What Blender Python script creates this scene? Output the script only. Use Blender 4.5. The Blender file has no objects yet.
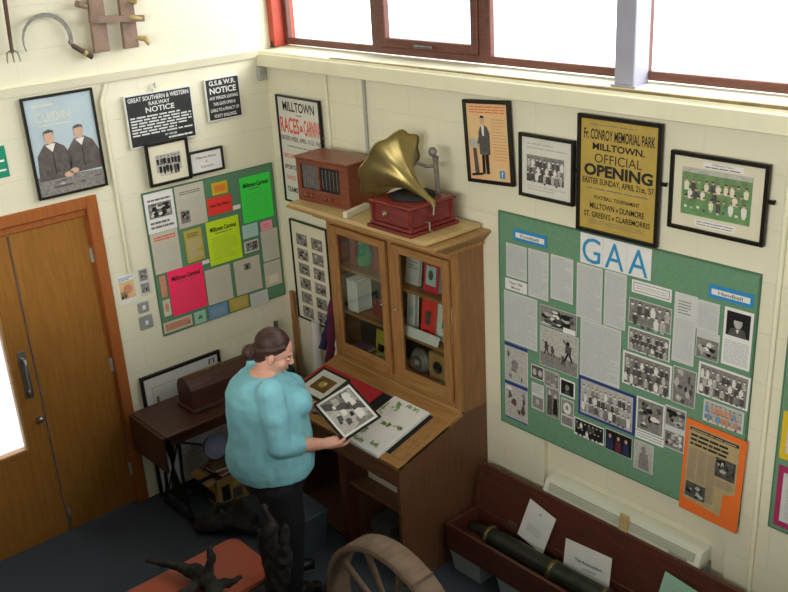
import bpy, bmesh, math, random
from mathutils import Vector, Matrix, Quaternion
random.seed(7)
C = bpy.context.scene.collection
PI = math.pi
S = bpy.context.scene

# ------------------------------------------------------------------ camera
cam_d = bpy.data.cameras.new('camera'); cam = bpy.data.objects.new('camera', cam_d); C.objects.link(cam)
yaw, pitch, roll = 2.43851445, -0.38002896, -0.05875221
dv = Vector((math.cos(yaw)*math.cos(pitch), math.sin(yaw)*math.cos(pitch), math.sin(pitch)))
rv = Vector((math.sin(yaw), -math.cos(yaw), 0)); uv = rv.cross(dv)
r2 = rv*math.cos(roll)+uv*math.sin(roll); u2 = -rv*math.sin(roll)+uv*math.cos(roll)
m3 = Matrix((r2, u2, -dv)).transposed()
cam.matrix_world = Matrix.Translation((5.2502, -3.4898, 3.5073)) @ m3.to_4x4()
cam_d.sensor_width = 36; cam_d.lens = 961.31/788*36; cam_d.clip_start = 0.05
S.camera = cam

# ------------------------------------------------------------------ light
w = bpy.data.worlds.new('sky'); S.world = w; w.use_nodes = True
bg = w.node_tree.nodes['Background']; bg.inputs[0].default_value = (0.93, 0.97, 1.0, 1); bg.inputs[1].default_value = 3.2
def area(name, loc, target, size, sizey, power, col):
    l = bpy.data.lights.new(name, 'AREA'); l.shape = 'RECTANGLE'; l.size = size; l.size_y = sizey
    l.energy = power; l.color = col
    o = bpy.data.objects.new(name, l); C.objects.link(o); o.location = loc
    o.rotation_euler = (Vector(target)-Vector(loc)).to_track_quat('-Z', 'Y').to_euler(); return o
# daylight through the long high window, and an unseen fill lamp added for presumed far windows
area('window_daylight', (3.2, 0.55, 3.75), (2.2, -2.2, 1.9), 6.0, 1.1, 190, (0.95, 0.98, 1.0))
area('far_fill_light', (4.2, -6.4, 3.45), (1.6, -0.5, 2.4), 5.0, 1.0, 265, (1.0, 0.98, 0.94))
S.view_settings.view_transform = 'Standard'; S.view_settings.look = 'None'
S.view_settings.gamma = 1.0; S.view_settings.use_curve_mapping = False
S.view_settings.exposure = 0.0

# ------------------------------------------------------------------ materials
def srgb(h):
    if isinstance(h, str):
        v = [int(h[i:i+2], 16)/255 for i in (0, 2, 4)]
    else: v = [x/255 for x in h]
    return tuple((x/12.92 if x <= .04045 else ((x+.055)/1.055)**2.4) for x in v)+(1,)
MATS = {}
def mat(name, col, rough=.6, var=0.0, scale=8, bump=0.0, metal=0.0, spec=.4, stretch=None, col2=None, detail=4, bscale=None):
    if name in MATS: return MATS[name]
    m = bpy.data.materials.new(name); m.use_nodes = True; nt = m.node_tree; b = nt.nodes['Principled BSDF']
    c = srgb(col); b.inputs['Base Color'].default_value = c; b.inputs['Roughness'].default_value = rough
    b.inputs['Metallic'].default_value = metal; b.inputs['Specular IOR Level'].default_value = spec
    if var or bump or col2:
        tc = nt.nodes.new('ShaderNodeTexCoord'); mp = nt.nodes.new('ShaderNodeMapping')
        nt.links.new(tc.outputs['Object'], mp.inputs['Vector'])
        if stretch: mp.inputs['Scale'].default_value = stretch
        n = nt.nodes.new('ShaderNodeTexNoise'); n.inputs['Scale'].default_value = scale; n.inputs['Detail'].default_value = detail
        nt.links.new(mp.outputs[0], n.inputs['Vector'])
        if var or col2:
            r = nt.nodes.new('ShaderNodeValToRGB'); r.color_ramp.elements[0].position = .35; r.color_ramp.elements[1].position = .65
            if col2: a, z = c, srgb(col2)
            else:
                a = tuple(min(1, x*(1-var)) for x in c[:3])+(1,); z = tuple(min(1, x*(1+var)) for x in c[:3])+(1,)
            r.color_ramp.elements[0].color = a; r.color_ramp.elements[1].color = z
            nt.links.new(n.outputs['Fac'], r.inputs[0]); nt.links.new(r.outputs[0], b.inputs['Base Color'])
        if bump:
            n2 = n
            if bscale:
                n2 = nt.nodes.new('ShaderNodeTexNoise'); n2.inputs['Scale'].default_value = bscale; nt.links.new(mp.outputs[0], n2.inputs['Vector'])
            bp = nt.nodes.new('ShaderNodeBump'); bp.inputs['Strength'].default_value = bump; bp.inputs['Distance'].default_value = .01
            nt.links.new(n2.outputs['Fac'], bp.inputs['Height']); nt.links.new(bp.outputs[0], b.inputs['Normal'])
    MATS[name] = m; return m
def glass(name, tint=(1, 1, 1, 1), mix=.06, rough=.02):
    m = bpy.data.materials.new(name); m.use_nodes = True; nt = m.node_tree; nt.nodes.clear()
    o = nt.nodes.new('ShaderNodeOutputMaterial'); mx = nt.nodes.new('ShaderNodeMixShader')
    t = nt.nodes.new('ShaderNodeBsdfTransparent'); t.inputs[0].default_value = tint
    g = nt.nodes.new('ShaderNodeBsdfGlossy'); g.inputs['Roughness'].default_value = rough
    mx.inputs[0].default_value = mix
    nt.links.new(t.outputs[0], mx.inputs[1]); nt.links.new(g.outputs[0], mx.inputs[2]); nt.links.new(mx.outputs[0], o.inputs[0])
    MATS[name] = m; return m
def block_wall(name, col, axis):
    m = bpy.data.materials.new(name); m.use_nodes = True; nt = m.node_tree; b = nt.nodes['Principled BSDF']
    tc = nt.nodes.new('ShaderNodeTexCoord'); mp = nt.nodes.new('ShaderNodeMapping'); nt.links.new(tc.outputs['Object'], mp.inputs[0])
    mp.inputs['Rotation'].default_value = (PI/2, 0, 0) if axis == 'x' else (PI/2, 0, PI/2)
    sx = nt.nodes.new('ShaderNodeSeparateXYZ'); cx = nt.nodes.new('ShaderNodeCombineXYZ'); nt.links.new(tc.outputs['Object'], sx.inputs[0])
    nt.links.new(sx.outputs['X' if axis == 'x' else 'Y'], cx.inputs[0]); nt.links.new(sx.outputs['Z'], cx.inputs[1])
    br = nt.nodes.new('ShaderNodeTexBrick'); nt.links.new(cx.outputs[0], br.inputs['Vector'])
    br.inputs['Scale'].default_value = 1; br.inputs['Brick Width'].default_value = .45; br.inputs['Row Height'].default_value = .225
    br.inputs['Mortar Size'].default_value = .004; br.inputs['Mortar Smooth'].default_value = .6
    c = srgb(col); dk = tuple(x*.93 for x in c[:3])+(1,)
    br.inputs['Color1'].default_value = c; br.inputs['Color2'].default_value = tuple(x*.985 for x in c[:3])+(1,); br.inputs['Mortar'].default_value = dk
    n = nt.nodes.new('ShaderNodeTexNoise'); n.inputs['Scale'].default_value = 90; nt.links.new(cx.outputs[0], n.inputs['Vector'])
    ad = nt.nodes.new('ShaderNodeMath'); ad.operation = 'MULTIPLY_ADD'; ad.inputs[1].default_value = .12
    iv = nt.nodes.new('ShaderNodeMath'); iv.operation = 'SUBTRACT'; iv.inputs[0].default_value = 1; nt.links.new(br.outputs['Fac'], iv.inputs[1])
    nt.links.new(n.outputs['Fac'], ad.inputs[0]); nt.links.new(iv.outputs[0], ad.inputs[2])
    bp = nt.nodes.new('ShaderNodeBump'); bp.inputs['Strength'].default_value = .25; bp.inputs['Distance'].default_value = .006
    nt.links.new(ad.outputs[0], bp.inputs['Height']); nt.links.new(bp.outputs[0], b.inputs['Normal'])
    nt.links.new(br.outputs['Color'], b.inputs['Base Color']); b.inputs['Roughness'].default_value = .55
    MATS[name] = m; return m
def wood(name, col, col2, rough=.45, grain='z', scale=7):
    st = {'z': (9, 9, .8), 'x': (.8, 9, 9), 'y': (9, .8, 9)}[grain]
    return mat(name, col, rough, 0, scale, .08, 0, .4, st, col2, 6)

M = {}
M['wallR'] = block_wall('cream_blockwork_right', 'E2DDC3', 'x'); M['wallL'] = block_wall('cream_blockwork_left', 'E2DDC3', 'y')
M['cream'] = mat('cream_gloss_paint', 'E5E0C4', .45, .03, 5)
M['carpet'] = mat('blue_grey_carpet', '464C55', .95, .25, 260, .5, 0, .1)
M['ceil'] = mat('ceiling_paint', 'DAD8CC', .8, .02, 3)
M['base'] = wood('dark_base_wood', '5E3F2B', '6E4A33'); M['basex'] = wood('dark_base_wood_across', '60402C', '704C35', grain='x')
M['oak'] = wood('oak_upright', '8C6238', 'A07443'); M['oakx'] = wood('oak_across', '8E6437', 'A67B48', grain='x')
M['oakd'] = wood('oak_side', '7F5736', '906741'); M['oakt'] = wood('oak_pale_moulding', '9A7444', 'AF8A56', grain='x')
M['ply'] = wood('door_veneer', '8F5F28', '9C6A2F', .35); M['dframe'] = wood('door_frame_wood', '96552A', 'A4602F', .35)
M['winf'] = wood('window_frame_brown', '5A352D', '6A4036', .4, 'x'); M['winred'] = mat('window_post_red', 'B0442F', .45, .05, 6)
M['steel'] = mat('blue_grey_steel', '9C9CAC', .45, .04, 8); M['chrome'] = mat('brushed_metal', 'A8A8A4', .3, .05, 20, metal=.9)
M['black'] = mat('black_frame', '17140F', .35, .1, 20); M['blackmat'] = mat('black_iron', '141313', .55, .2, 30)
M['white'] = mat('white_paper', 'E2E0DC', .7, .02, 10); M['grey_paper'] = mat('grey_white_paper', 'C9CAC6', .7, .03, 14)
M['greige'] = mat('greige_paper', 'C4BEAC', .7, .04, 10); M['mount'] = mat('cream_mount', 'D9D2B8', .7, .02, 10)
M['ink'] = mat('black_ink', '22201E', .7); M['softink'] = mat('grey_ink', 'B4B5B3', .8); M['midink'] = mat('mid_ink', '6E6C68', .8)
M['redink'] = mat('red_ink', 'D9573F', .7); M['blueink'] = mat('blue_letter', '2E8FC0', .6)
M['green'] = mat('green_baize', '678F70', .85, .06, 60, .1)
M['greenL'] = mat('green_board', '5C8567', .85, .06, 60, .1)
M['fgreen'] = mat('fluorescent_green', '3BE04C', .7); M['fyel'] = mat('fluorescent_yellow', 'C9E81F', .7)
M['fpink'] = mat('fluorescent_pink', 'FF2F62', .7); M['fred'] = mat('bright_red_paper', 'F03A33', .7)
M['orange'] = mat('orange_paper', 'E8702A', .7, .03, 8); M['ochre'] = mat('ochre_paper', 'E0A030', .7); M['mustard'] = mat('mustard_paper', 'BDA93E', .7, .05, 30)
M['ylw'] = mat('yellow_card', 'D8B81E', .7); M['mag'] = mat('magenta_card', 'A22A5E', .7); M['pblue'] = mat('pale_blue_paper', 'A8D0C8', .7)
M['ppink'] = mat('pale_pink_paper', 'E89AAE', .7); M['cblue'] = mat('card_blue', '6C95B8', .7); M['mint'] = mat('mint_card', '9CC8B0', .7)
M['lblue'] = mat('label_blue', '2C86BE', .6); M['navy'] = mat('navy_border', '2C3A80', .6); M['rust'] = mat('salmon_strip', 'C98A6A', .7, .1, 40)
M['g0'] = mat('photo_black', '1E1D1C', .5); M['g1'] = mat('photo_dark', '44423F', .5, 0, 60, col2='5E5B57', detail=3); M['g2'] = mat('photo_grey', '75726C', .5, 0, 60, col2='8F8B84', detail=3)
M['g3'] = mat('photo_light', 'A8A49D', .5, 0, 60, col2='BDB9B1', detail=3); M['g4'] = mat('photo_white', 'DDD9D2', .5)
M['crowd'] = mat('photo_crowd', '3C3A38', .5, 0, 70, col2='B8B5AE', detail=6)
M['skin_print'] = mat('print_flesh', 'C9A48C', .5); M['pgreen'] = mat('print_grass', '6B9462', .5, .12, 30); M['pdkgreen'] = mat('print_hedge', '6C8A5C', .5, .2, 40)
M['pmaroon'] = mat('print_maroon', '5A2A33', .5); M['sky_print'] = mat('print_pale_blue', 'B2C2C8', .5, .06, 6); M['coat'] = mat('print_brown_grey_coat', '5C5350', .5, .2, 25)
M['rail'] = mat('railway_sign_black', '2B2C2E', .4, .1, 20); M['cast'] = mat('cast_white', 'D8D8D4', .5)
M['oldpaper'] = mat('tan_poster', 'B59A4A', .65, .07, 9); M['peach'] = mat('peach_poster', 'DCC08A', .6, 0, 5, col2='E0B07E')
M['mahog'] = wood('red_mahogany', '4C2A21', '5E3327', .3, 'x'); M['radio'] = wood('radio_walnut', '6E3A26', '7D462E', .35, 'x')
M['gred'] = wood('gramophone_red', '682420', '7A302A', .25, 'x'); M['brass'] = mat('aged_brass', '93824F', .32, .12, 12, metal=.7)
M['darkwood'] = wood('dark_walnut', '3E241B', '4C2E22', .4, 'y'); M['board'] = wood('pale_pine_board', 'B59A68', 'C4AA78', .5, 'x')
M['glass'] = glass('clear_glass', mix=.05); M['cabglass'] = glass('cabinet_glass', (.9, .93, .9, 1), .10)
M['black_void'] = mat('dark_cabinet_lining', '3A3833', .8, .1, 5)
M['teal'] = mat('turquoise_knit', '7FBCC8', .85, .05, 14, .15, bscale=160); M['skin'] = mat('skin', 'D9A18C', .5, .06, 12)
M['hair'] = mat('dark_brown_hair', '3A231C', .45, .35, 40, .3, stretch=(1, 1, 6)); M['trouser'] = mat('black_trousers', '15161B', .8, .15, 30)
M['shoe'] = mat('black_shoe', '181818', .5); M['bog'] = mat('bog_oak', '221E1B', .85, .45, 18, .9, bscale=25)
M['redtop'] = mat('orange_red_laminate', '964832', .4, .04, 5); M['rusty'] = mat('rusty_wheel_timber', '6E5B4A', .8, .15, 9, .3, stretch=(3, 1, 3))
M['heater'] = mat('heater_cream', 'D5D6C6', .4, .02, 5); M['grille'] = mat('heater_grille', 'A3A596', .5)
M['bronze'] = mat('dark_shell_case', '33352F', .4, .2, 14, metal=.4); M['tub'] = mat('clear_grey_plastic', '9AA3A8', .35, .1, 6)
M['cardbd'] = mat('yellow_brown_cardboard', 'A8824E', .8, .15, 10); M['plum'] = mat('plum_velvet', '5A1E36', .9, .2, 12); M['flagw'] = mat('flag_white', 'C8C4C8', .8)
M['navycloth'] = mat('navy_cloth', '2A2B52', .9); M['stone'] = mat('outdoor_paving', 'C9C9C6', .8, .05, 3); M['jean'] = mat('blue_grey_plastic', '3C4650', .6, .1, 8)
M['plategrey'] = mat('grey_switch_metal', '8F948E', .45, .1, 20); M['bareedge'] = mat('bare_sill_timber', '8E7C56', .8, .2, 14); M['yoke'] = mat('washed_out_timber', '8A7262', .8, .2, 12, .3); M['grey'] = mat('light_grey_paint', 'A6A59C', .5, .03, 10)  # yoke brown is lightened: wash-out from the window light put into its colour
M['red'] = mat('red_cover', 'B5202A', .55, .04, 6); M['magred'] = mat('pink_red_box', 'C92A4A', .55); M['signgreen'] = mat('exit_sign_green', '1E8A6A', .4)
M['bone'] = mat('yellowed_horn', 'B59C66', .6, .2, 20); M['oldbrown'] = mat('worn_brown_timber', '5C4638', .8, .3, 12, .4); M['greencl'] = mat('green_cloth', '2F8F62', .8, .1, 10)
M['rubber'] = mat('black_felt', '1B1C1E', .85, .1, 20); M['leaf'] = mat('leaf_green_print', '93A868', .7); M['sepia'] = mat('sepia_print', '6A4E22', .5, .3, 25)
M['bluegrey'] = mat('pale_blue_grey_enamel', '8088A0', .5, .05, 6)
M['dkgreen'] = mat('dark_green_cloth', '1F4A42', .85, .1, 12); M['olivebrass'] = mat('dull_brass_band', '6A6038', .4, .2, 20, metal=.6)
M['burg'] = mat('burgundy_marble', '3E1D18', .4, .3, 12)

M['fadedred'] = mat('faded_red_board', '8A3A36', .7, .08, 10)
M['plumpaper'] = mat('lilac_paper', '9A8296', .7)
M['photo_white_eye'] = mat('eye_white', 'D8D2CC', .3)
M['lips'] = mat('lips', 'B5675C', .45)
M['desk_y'] = wood('oak_endwise', '8E6437', 'A67B48', grain='y')
M['chromeold'] = mat('dull_old_steel', '807A72', .5, .2, 25, metal=.4)
M['oldwhite'] = mat('aged_white_poster', 'D3D0C4', .65, .03, 10)
M['mount2'] = mat('old_newsprint', 'B09A70', .75, .05, 30)
M['board_edge'] = mat('board_edge_green', '4C7258', .6)

# ------------------------------------------------------------------ mesh builder
class MB:
    def __init__(s): s.v = []; s.f = []; s.m = []; s.sm = []; s.names = []; s.T = Matrix()
    def mi(s, m):
        if m not in s.names: s.names.append(m)
        return s.names.index(m)
    def add(s, vs, fs, m, smooth=False):
        o = len(s.v); s.v += [tuple(s.T @ Vector(p)) for p in vs]; k = s.mi(m)
        for f in fs: s.f.append([i+o for i in f]); s.m.append(k); s.sm.append(smooth)
    def box(s, x0, y0, z0, x1, y1, z1, m, b=0):
        if b > 0:
            b = min(b, abs(x1-x0)*.45, abs(y1-y0)*.45, abs(z1-z0)*.45)
            vs = []; 
            for sx, sy, sz in [(a, c, d) for a in (0, 1) for c in (0, 1) for d in (0, 1)]:
                X = (x0, x1)[sx]; Y = (y0, y1)[sy]; Z = (z0, z1)[sz]; dx = b*(1-2*sx); dy = b*(1-2*sy); dz = b*(1-2*sz)
                vs += [(X, Y+dy, Z+dz), (X+dx, Y, Z+dz), (X+dx, Y+dy, Z)]
            I = lambda a, c, d, k: (a*4+c*2+d)*3+k
            fs = []
            fs += [[I(0,0,0,0), I(0,0,1,0), I(0,1,1,0), I(0,1,0,0)], [I(1,0,0,0), I(1,1,0,0), I(1,1,1,0), I(1,0,1,0)]]
            fs += [[I(0,0,0,1), I(1,0,0,1), I(1,0,1,1), I(0,0,1,1)], [I(0,1,0,1), I(0,1,1,1), I(1,1,1,1), I(1,1,0,1)]]
            fs += [[I(0,0,0,2), I(0,1,0,2), I(1,1,0,2), I(1,0,0,2)], [I(0,0,1,2), I(1,0,1,2), I(1,1,1,2), I(0,1,1,2)]]
            for a in (0, 1):
                for c in (0, 1):
                    fs.append([I(a,c,0,0), I(a,c,1,0), I(a,c,1,1), I(a,c,0,1)]); fs.append([I(a,0,c,0), I(a,1,c,0), I(a,1,c,2), I(a,0,c,2)]); fs.append([I(0,a,c,1), I(1,a,c,1), I(1,a,c,2), I(0,a,c,2)])
            for a in (0, 1):
                for c in (0, 1):
                    for d in (0, 1): fs.append([I(a,c,d,0), I(a,c,d,1), I(a,c,d,2)])
            s.add(vs, fs, m)
            return
        vs = [(x0,y0,z0),(x1,y0,z0),(x1,y1,z0),(x0,y1,z0),(x0,y0,z1),(x1,y0,z1),(x1,y1,z1),(x0,y1,z1)]
        s.add(vs, [[0,3,2,1],[4,5,6,7],[0,1,5,4],[1,2,6,5],[2,3,7,6],[3,0,4,7]], m)
    def hexa(s, b4, t4, m):
        s.add(list(b4)+list(t4), [[3,2,1,0],[4,5,6,7],[0,1,5,4],[1,2,6,5],[2,3,7,6],[3,0,4,7]], m)
    def bar(s, a, b, w, h, m, up=(0, 0, 1)):
        a = Vector(a); b = Vector(b); d = (b-a).normalized(); u = Vector(up)
        if abs(d.dot(u)) > .95: u = Vector((1, 0, 0))
        x = d.cross(u).normalized()*w/2; y = x.cross(d).normalized()*h/2
        s.hexa([a-x-y, a+x-y, a+x+y, a-x+y], [b-x-y, b+x-y, b+x+y, b-x+y], m)
    def tube(s, pts, rad, m, n=10, cap=True, smooth=True):
        pts = [Vector(p) for p in pts]; N = len(pts)
        rr = rad if isinstance(rad, (list, tuple)) else [rad]*N
        rings = []; prev = None
        for i, p in enumerate(pts):
            t = (pts[min(i+1, N-1)]-pts[max(i-1, 0)]).normalized()
            if prev is None:
                u = t.cross(Vector((0, 0, 1)));
                if u.length < .1: u = t.cross(Vector((1, 0, 0)))
                u.normalize()
            else: u = (prev-t*prev.dot(t)).normalized()
            prev = u; v = t.cross(u)
            rings.append([p+(u*math.cos(2*PI*k/n)+v*math.sin(2*PI*k/n))*rr[i] for k in range(n)])
        vs = [q for r in rings for q in r]; fs = []
        for i in range(N-1):
            for k in range(n): fs.append([i*n+k, i*n+(k+1) % n, (i+1)*n+(k+1) % n, (i+1)*n+k])
        s.add(vs, fs, m, smooth)
        if cap: s.add(rings[0]+rings[-1], [list(range(n))[::-1], list(range(n, 2*n))], m)
    def lathe(s, prof, m, c=(0, 0, 0), axis=(0, 0, 1), n=24, smooth=True, fn=None):
        c = Vector(c); ax = Vector(axis).normalized(); u = ax.cross(Vector((1, 0, 0)))
        if u.length < .1: u = ax.cross(Vector((0, 1, 0)))
        u.normalize(); v = ax.cross(u); vs = []
        for i, (r, z) in enumerate(prof):
            for k in range(n):
                a = 2*PI*k/n; rr = r*(fn(a, i) if fn else 1)
                vs.append(c+ax*z+(u*math.cos(a)+v*math.sin(a))*rr)
        fs = []
        for i in range(len(prof)-1):
            for k in range(n): fs.append([i*n+k, i*n+(k+1) % n, (i+1)*n+(k+1) % n, (i+1)*n+k])
        s.add(vs, fs, m, smooth)
    def ell(s, c, r, m, R=None, n=16, k=10):
        vs = []; fs = []; R = R or Matrix.Identity(3)
        for i in range(k+1):
            t = PI*i/k
            for j in range(n):
                a = 2*PI*j/n
                vs.append(Vector(c)+R @ Vector((r[0]*math.sin(t)*math.cos(a), r[1]*math.sin(t)*math.sin(a), r[2]*math.cos(t))))
        for i in range(k):
            for j in range(n): fs.append([i*n+j, (i+1)*n+j, (i+1)*n+(j+1) % n, i*n+(j+1) % n])
        s.add(vs, fs, m, True)
    def prism(s, pts, m, vec):
        n = len(pts); v = Vector(vec); P = [Vector(p) for p in pts]
        s.add(P+[p+v for p in P], [list(range(n))[::-1], list(range(n, 2*n))]+[[i, (i+1) % n, n+(i+1) % n, n+i] for i in range(n)], m)
    def mesh(s, name):
        me = bpy.data.meshes.new(name); me.from_pydata([tuple(p) for p in s.v], [], s.f)
        for k in s.names: me.materials.append(M[k] if isinstance(k, str) else k)
        me.polygons.foreach_set('material_index', s.m); me.polygons.foreach_set('use_smooth', s.sm); me.update(); return me
    def build(s, name, parent=None, loc=None):
        o = bpy.data.objects.new(name, s.mesh(name)); C.objects.link(o)
        if parent: o.parent = parent
        if loc: o.location = loc
        return o
def tag(o, label=None, cat=None, group=None, kind=None):
    if label: o['label'] = label
    if cat: o['category'] = cat
    if group: o['group'] = group
    if kind: o['kind'] = kind
    return o
def empty(name, loc, label, cat, rot=(0, 0, 0), group=None):
    o = bpy.data.objects.new(name, None); C.objects.link(o); o.location = loc; o.rotation_euler = rot; o.empty_display_size = .1
    return tag(o, label, cat, group)
def bake(o, mods):
    """evaluate modifiers into a plain mesh"""
    for t, kw in mods:
        md = o.modifiers.new(t, t)
        for k, v in kw.items(): setattr(md, k, v)
    dg = bpy.context.evaluated_depsgraph_get(); dg.update()
    me = bpy.data.meshes.new_from_object(o.evaluated_get(dg)); o.modifiers.clear()
    old = o.data; mats = list(old.materials); o.data = me
    if not me.materials:
        for mm in mats: me.materials.append(mm)
    me.polygons.foreach_set('use_smooth', [True]*len(me.polygons)); me.update(); return o
# ---- lettering
TXT = {}
def glyphs(sx, bold=0.0):
    key = (sx, bold)
    if key in TXT: return TXT[key]
    cu = bpy.data.curves.new('lettering', 'FONT'); cu.body = sx; cu.offset = bold; cu.resolution_u = 3
    o = bpy.data.objects.new('lettering', cu); C.objects.link(o)
    dg = bpy.context.evaluated_depsgraph_get(); dg.update()
    me = bpy.data.meshes.new_from_object(o.evaluated_get(dg))
    vs = [(v.co.x, v.co.y) for v in me.vertices]; fs = [list(p.vertices) for p in me.polygons]
    bpy.data.objects.remove(o); bpy.data.meshes.remove(me); bpy.data.curves.remove(cu)
    x0 = min(v[0] for v in vs); x1 = max(v[0] for v in vs); y0 = min(v[1] for v in vs); y1 = max(v[1] for v in vs)
    TXT[key] = ([((x-x0)/(x1-x0), (y-y0)/(y1-y0)) for x, y in vs], fs, (x1-x0)/(y1-y0)); return TXT[key]
class Sheet(MB):
    """drawing surface: X right, Z up, seen from -Y; layers stack outwards"""
    def __init__(s, base=0.0): super().__init__(); s.y = base; s.rnd = random.Random(len(TXT)+random.randint(0, 9999))
    def rect(s, x0, z0, x1, z1, m, l=1):
        y = s.y-l*.0007; s.add([(x0, y, z0), (x1, y, z0), (x1, y, z1), (x0, y, z1)], [[0, 1, 2, 3]], m)
    def slab(s, x0, z0, x1, z1, m, t=.001): s.box(x0, s.y-t, z0, x1, s.y, z1, m)
    def oval(s, cx, cz, rx, rz, m, l=2, n=10):
        y = s.y-l*.0007; s.add([(cx+rx*math.cos(2*PI*i/n), y, cz+rz*math.sin(2*PI*i/n)) for i in range(n)], [list(range(n))], m)
    def poly(s, pts, m, l=2):
        y = s.y-l*.0007; s.add([(a, y, b) for a, b in pts], [list(range(len(pts)))], m)
    def line(s, p, q, wd, m, l=2):
        d = Vector((q[0]-p[0], q[1]-p[1])); nn = Vector((-d.y, d.x)).normalized()*wd/2
        s.poly([(p[0]-nn.x, p[1]-nn.y), (q[0]-nn.x, q[1]-nn.y), (q[0]+nn.x, q[1]+nn.y), (p[0]+nn.x, p[1]+nn.y)], m, l)
    def text(s, t, cx, cz, wd, ht, m, l=3, bold=.0):
        vs, fs, asp = glyphs(t, bold)
        if wd is None: wd = ht*asp
        y = s.y-l*.0007
        s.add([(cx+(a-.5)*wd, y, cz+(b-.5)*ht) for a, b in vs], fs, m)
    def lines(s, x0, z0, x1, z1, n, m='softink', fill=.45, l=2, wl=.22):
        W = x1-x0; dz = (z1-z0)/n
        for i in range(n):
            z = z1-dz*(i+.5); x = x0; end = x1-(W*.4*s.rnd.random() if s.rnd.random() < .2 else 0)
            while x < end-.01*W:
                q = min(W*wl*(.35+s.rnd.random()), end-x)
                s.rect(x, z-dz*fill/2, x+q, z+dz*fill/2, m, l); x += q+W*.025
    def team(s, x0, z0, x1, z1, rows, n, head='g4', body='g1', bgm='g2', ground=None, alt=None, l=1, mix=('g2', 'g3')):
        s.rect(x0, z0, x1, z1, bgm, l); H = z1-z0; W = x1-x0; rn = s.rnd
        if ground: s.rect(x0, z0, x1, z0+H*.22, ground, l+1)
        for r in range(rows):
            zt = z0+H*(.84-.60*r/max(1, rows-.6)); k = n-(r % 2); last = r == rows-1
            for i in range(k):
                cx = x0+W*(i+.55+.5*(r % 2))/(n+.1)+rn.uniform(-.12, .12)*W/n; hw = W/n*.23; hh = H/rows*.15; zz = zt+rn.uniform(-.05, .05)*H/rows
                b = rn.choice((body, body, alt or body)+tuple(mix)); sw = W/n*rn.uniform(.34, .46); bt = zz-H/rows*rn.uniform(.75, .95)
                s.poly([(cx-sw*.8, bt), (cx+sw*.8, bt), (cx+sw, zz-hh*1.9), (cx+sw*.55, zz-hh*.9), (cx-sw*.55, zz-hh*.9), (cx-sw, zz-hh*1.9)], b, l+2+r*2)
                if last: s.poly([(cx-sw*.5, bt-H/rows*.22), (cx+sw*.5, bt-H/rows*.22), (cx+sw*.6, bt), (cx-sw*.6, bt)], rn.choice((body, 'g1', 'g3')), l+1.6+r*2)
                s.oval(cx, zz, hw, hh, head, l+3+r*2, 8); s.poly([(cx-hw, zz+hh*.3), (cx+hw, zz+hh*.3), (cx+hw*.6, zz+hh*1.15), (cx-hw*.6, zz+hh*1.15)], 'g0' if rn.random() < .6 else 'g1', l+4+r*2)
    def scene(s, x0, z0, x1, z1, seed, n=14, mats=('g0', 'g1', 'g2', 'g3', 'g4'), bgm='g2', l=1):
        """irregular tonal print: overlapping soft-edged patches"""
        rn = random.Random(seed); s.rect(x0, z0, x1, z1, bgm, l); W = x1-x0; H = z1-z0
        for i in range(n):
            a = rn.uniform(.05, .2)*W; b = rn.uniform(.05, .2)*H
            cx = rn.uniform(x0+a, x1-a); cz = rn.uniform(z0+b, z1-b); k = rn.randint(6, 10); ph = rn.random()*6
            pts = [(min(x1, max(x0, cx+a*rn.uniform(.6, 1)*math.cos(ph+2*PI*j/k))), min(z1, max(z0, cz+b*rn.uniform(.6, 1)*math.sin(ph+2*PI*j/k)))) for j in range(k)]
            s.poly(pts, rn.choice(mats), l+1+i*.25)
def place(o, wall, u, z, d=0, a=0):
    """stand a thing on a wall: u along the wall, d off the plaster, a turn in degrees"""
    if wall == 'R': o.location = (u, -d, z); o.rotation_euler = (0, -math.radians(a), 0)
    else:
        o.location = (d, u, z); o.rotation_mode = 'XYZ'
        o.rotation_euler = (Matrix.Rotation(PI/2, 3, 'Z') @ Matrix.Rotation(-math.radians(a), 3, 'Y')).to_euler()
    return o
def framed(name, label, wall, u, z, w_, h_, a, draw, fw=.018, fm='black', mount=None, mw=.0, cat='picture', d=.012, back=.014, tilt=0, group=None, fd=.022):
    t = empty(name, (0, 0, 0), label, cat, group=group); place(t, wall, u, z, d, a)
    if tilt: t.rotation_euler = (Matrix(t.rotation_euler.to_matrix()) @ Matrix.Rotation(math.radians(tilt), 3, 'X')).to_euler()
    X, Z = w_/2, h_/2
    f = MB(); b = .003
    f.box(-X, -fd, -Z, -X+fw, 0, Z, fm, b); f.box(X-fw, -fd, -Z, X, 0, Z, fm, b); f.box(-X+fw, -fd, -Z, X-fw, 0, -Z+fw, fm, b); f.box(-X+fw, -fd, Z-fw, X-fw, 0, Z, fm, b)
    f.build('frame', t)
    k = Sheet(-.008); k.slab(-X+fw*.8, -Z+fw*.8, X-fw*.8, Z-fw*.8, mount or 'white', .002); k.build('mount', t)
    p = Sheet(-.010); draw(p, -X+fw, -Z+fw, X-fw, Z-fw); p.build('print', t)
    return t
def paper(name, label, wall, u, z, w_, h_, a, m, draw=None, cat='sheet', d=.016, group=None, t=.0012):
    s = Sheet(0); s.slab(-w_/2, -h_/2, w_/2, h_/2, m, t); s.y = -t
    if draw: draw(s, -w_/2, -h_/2, w_/2, h_/2)
    o = s.build(name); tag(o, label, cat, group); place(o, wall, u, z, d, a); return o

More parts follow.
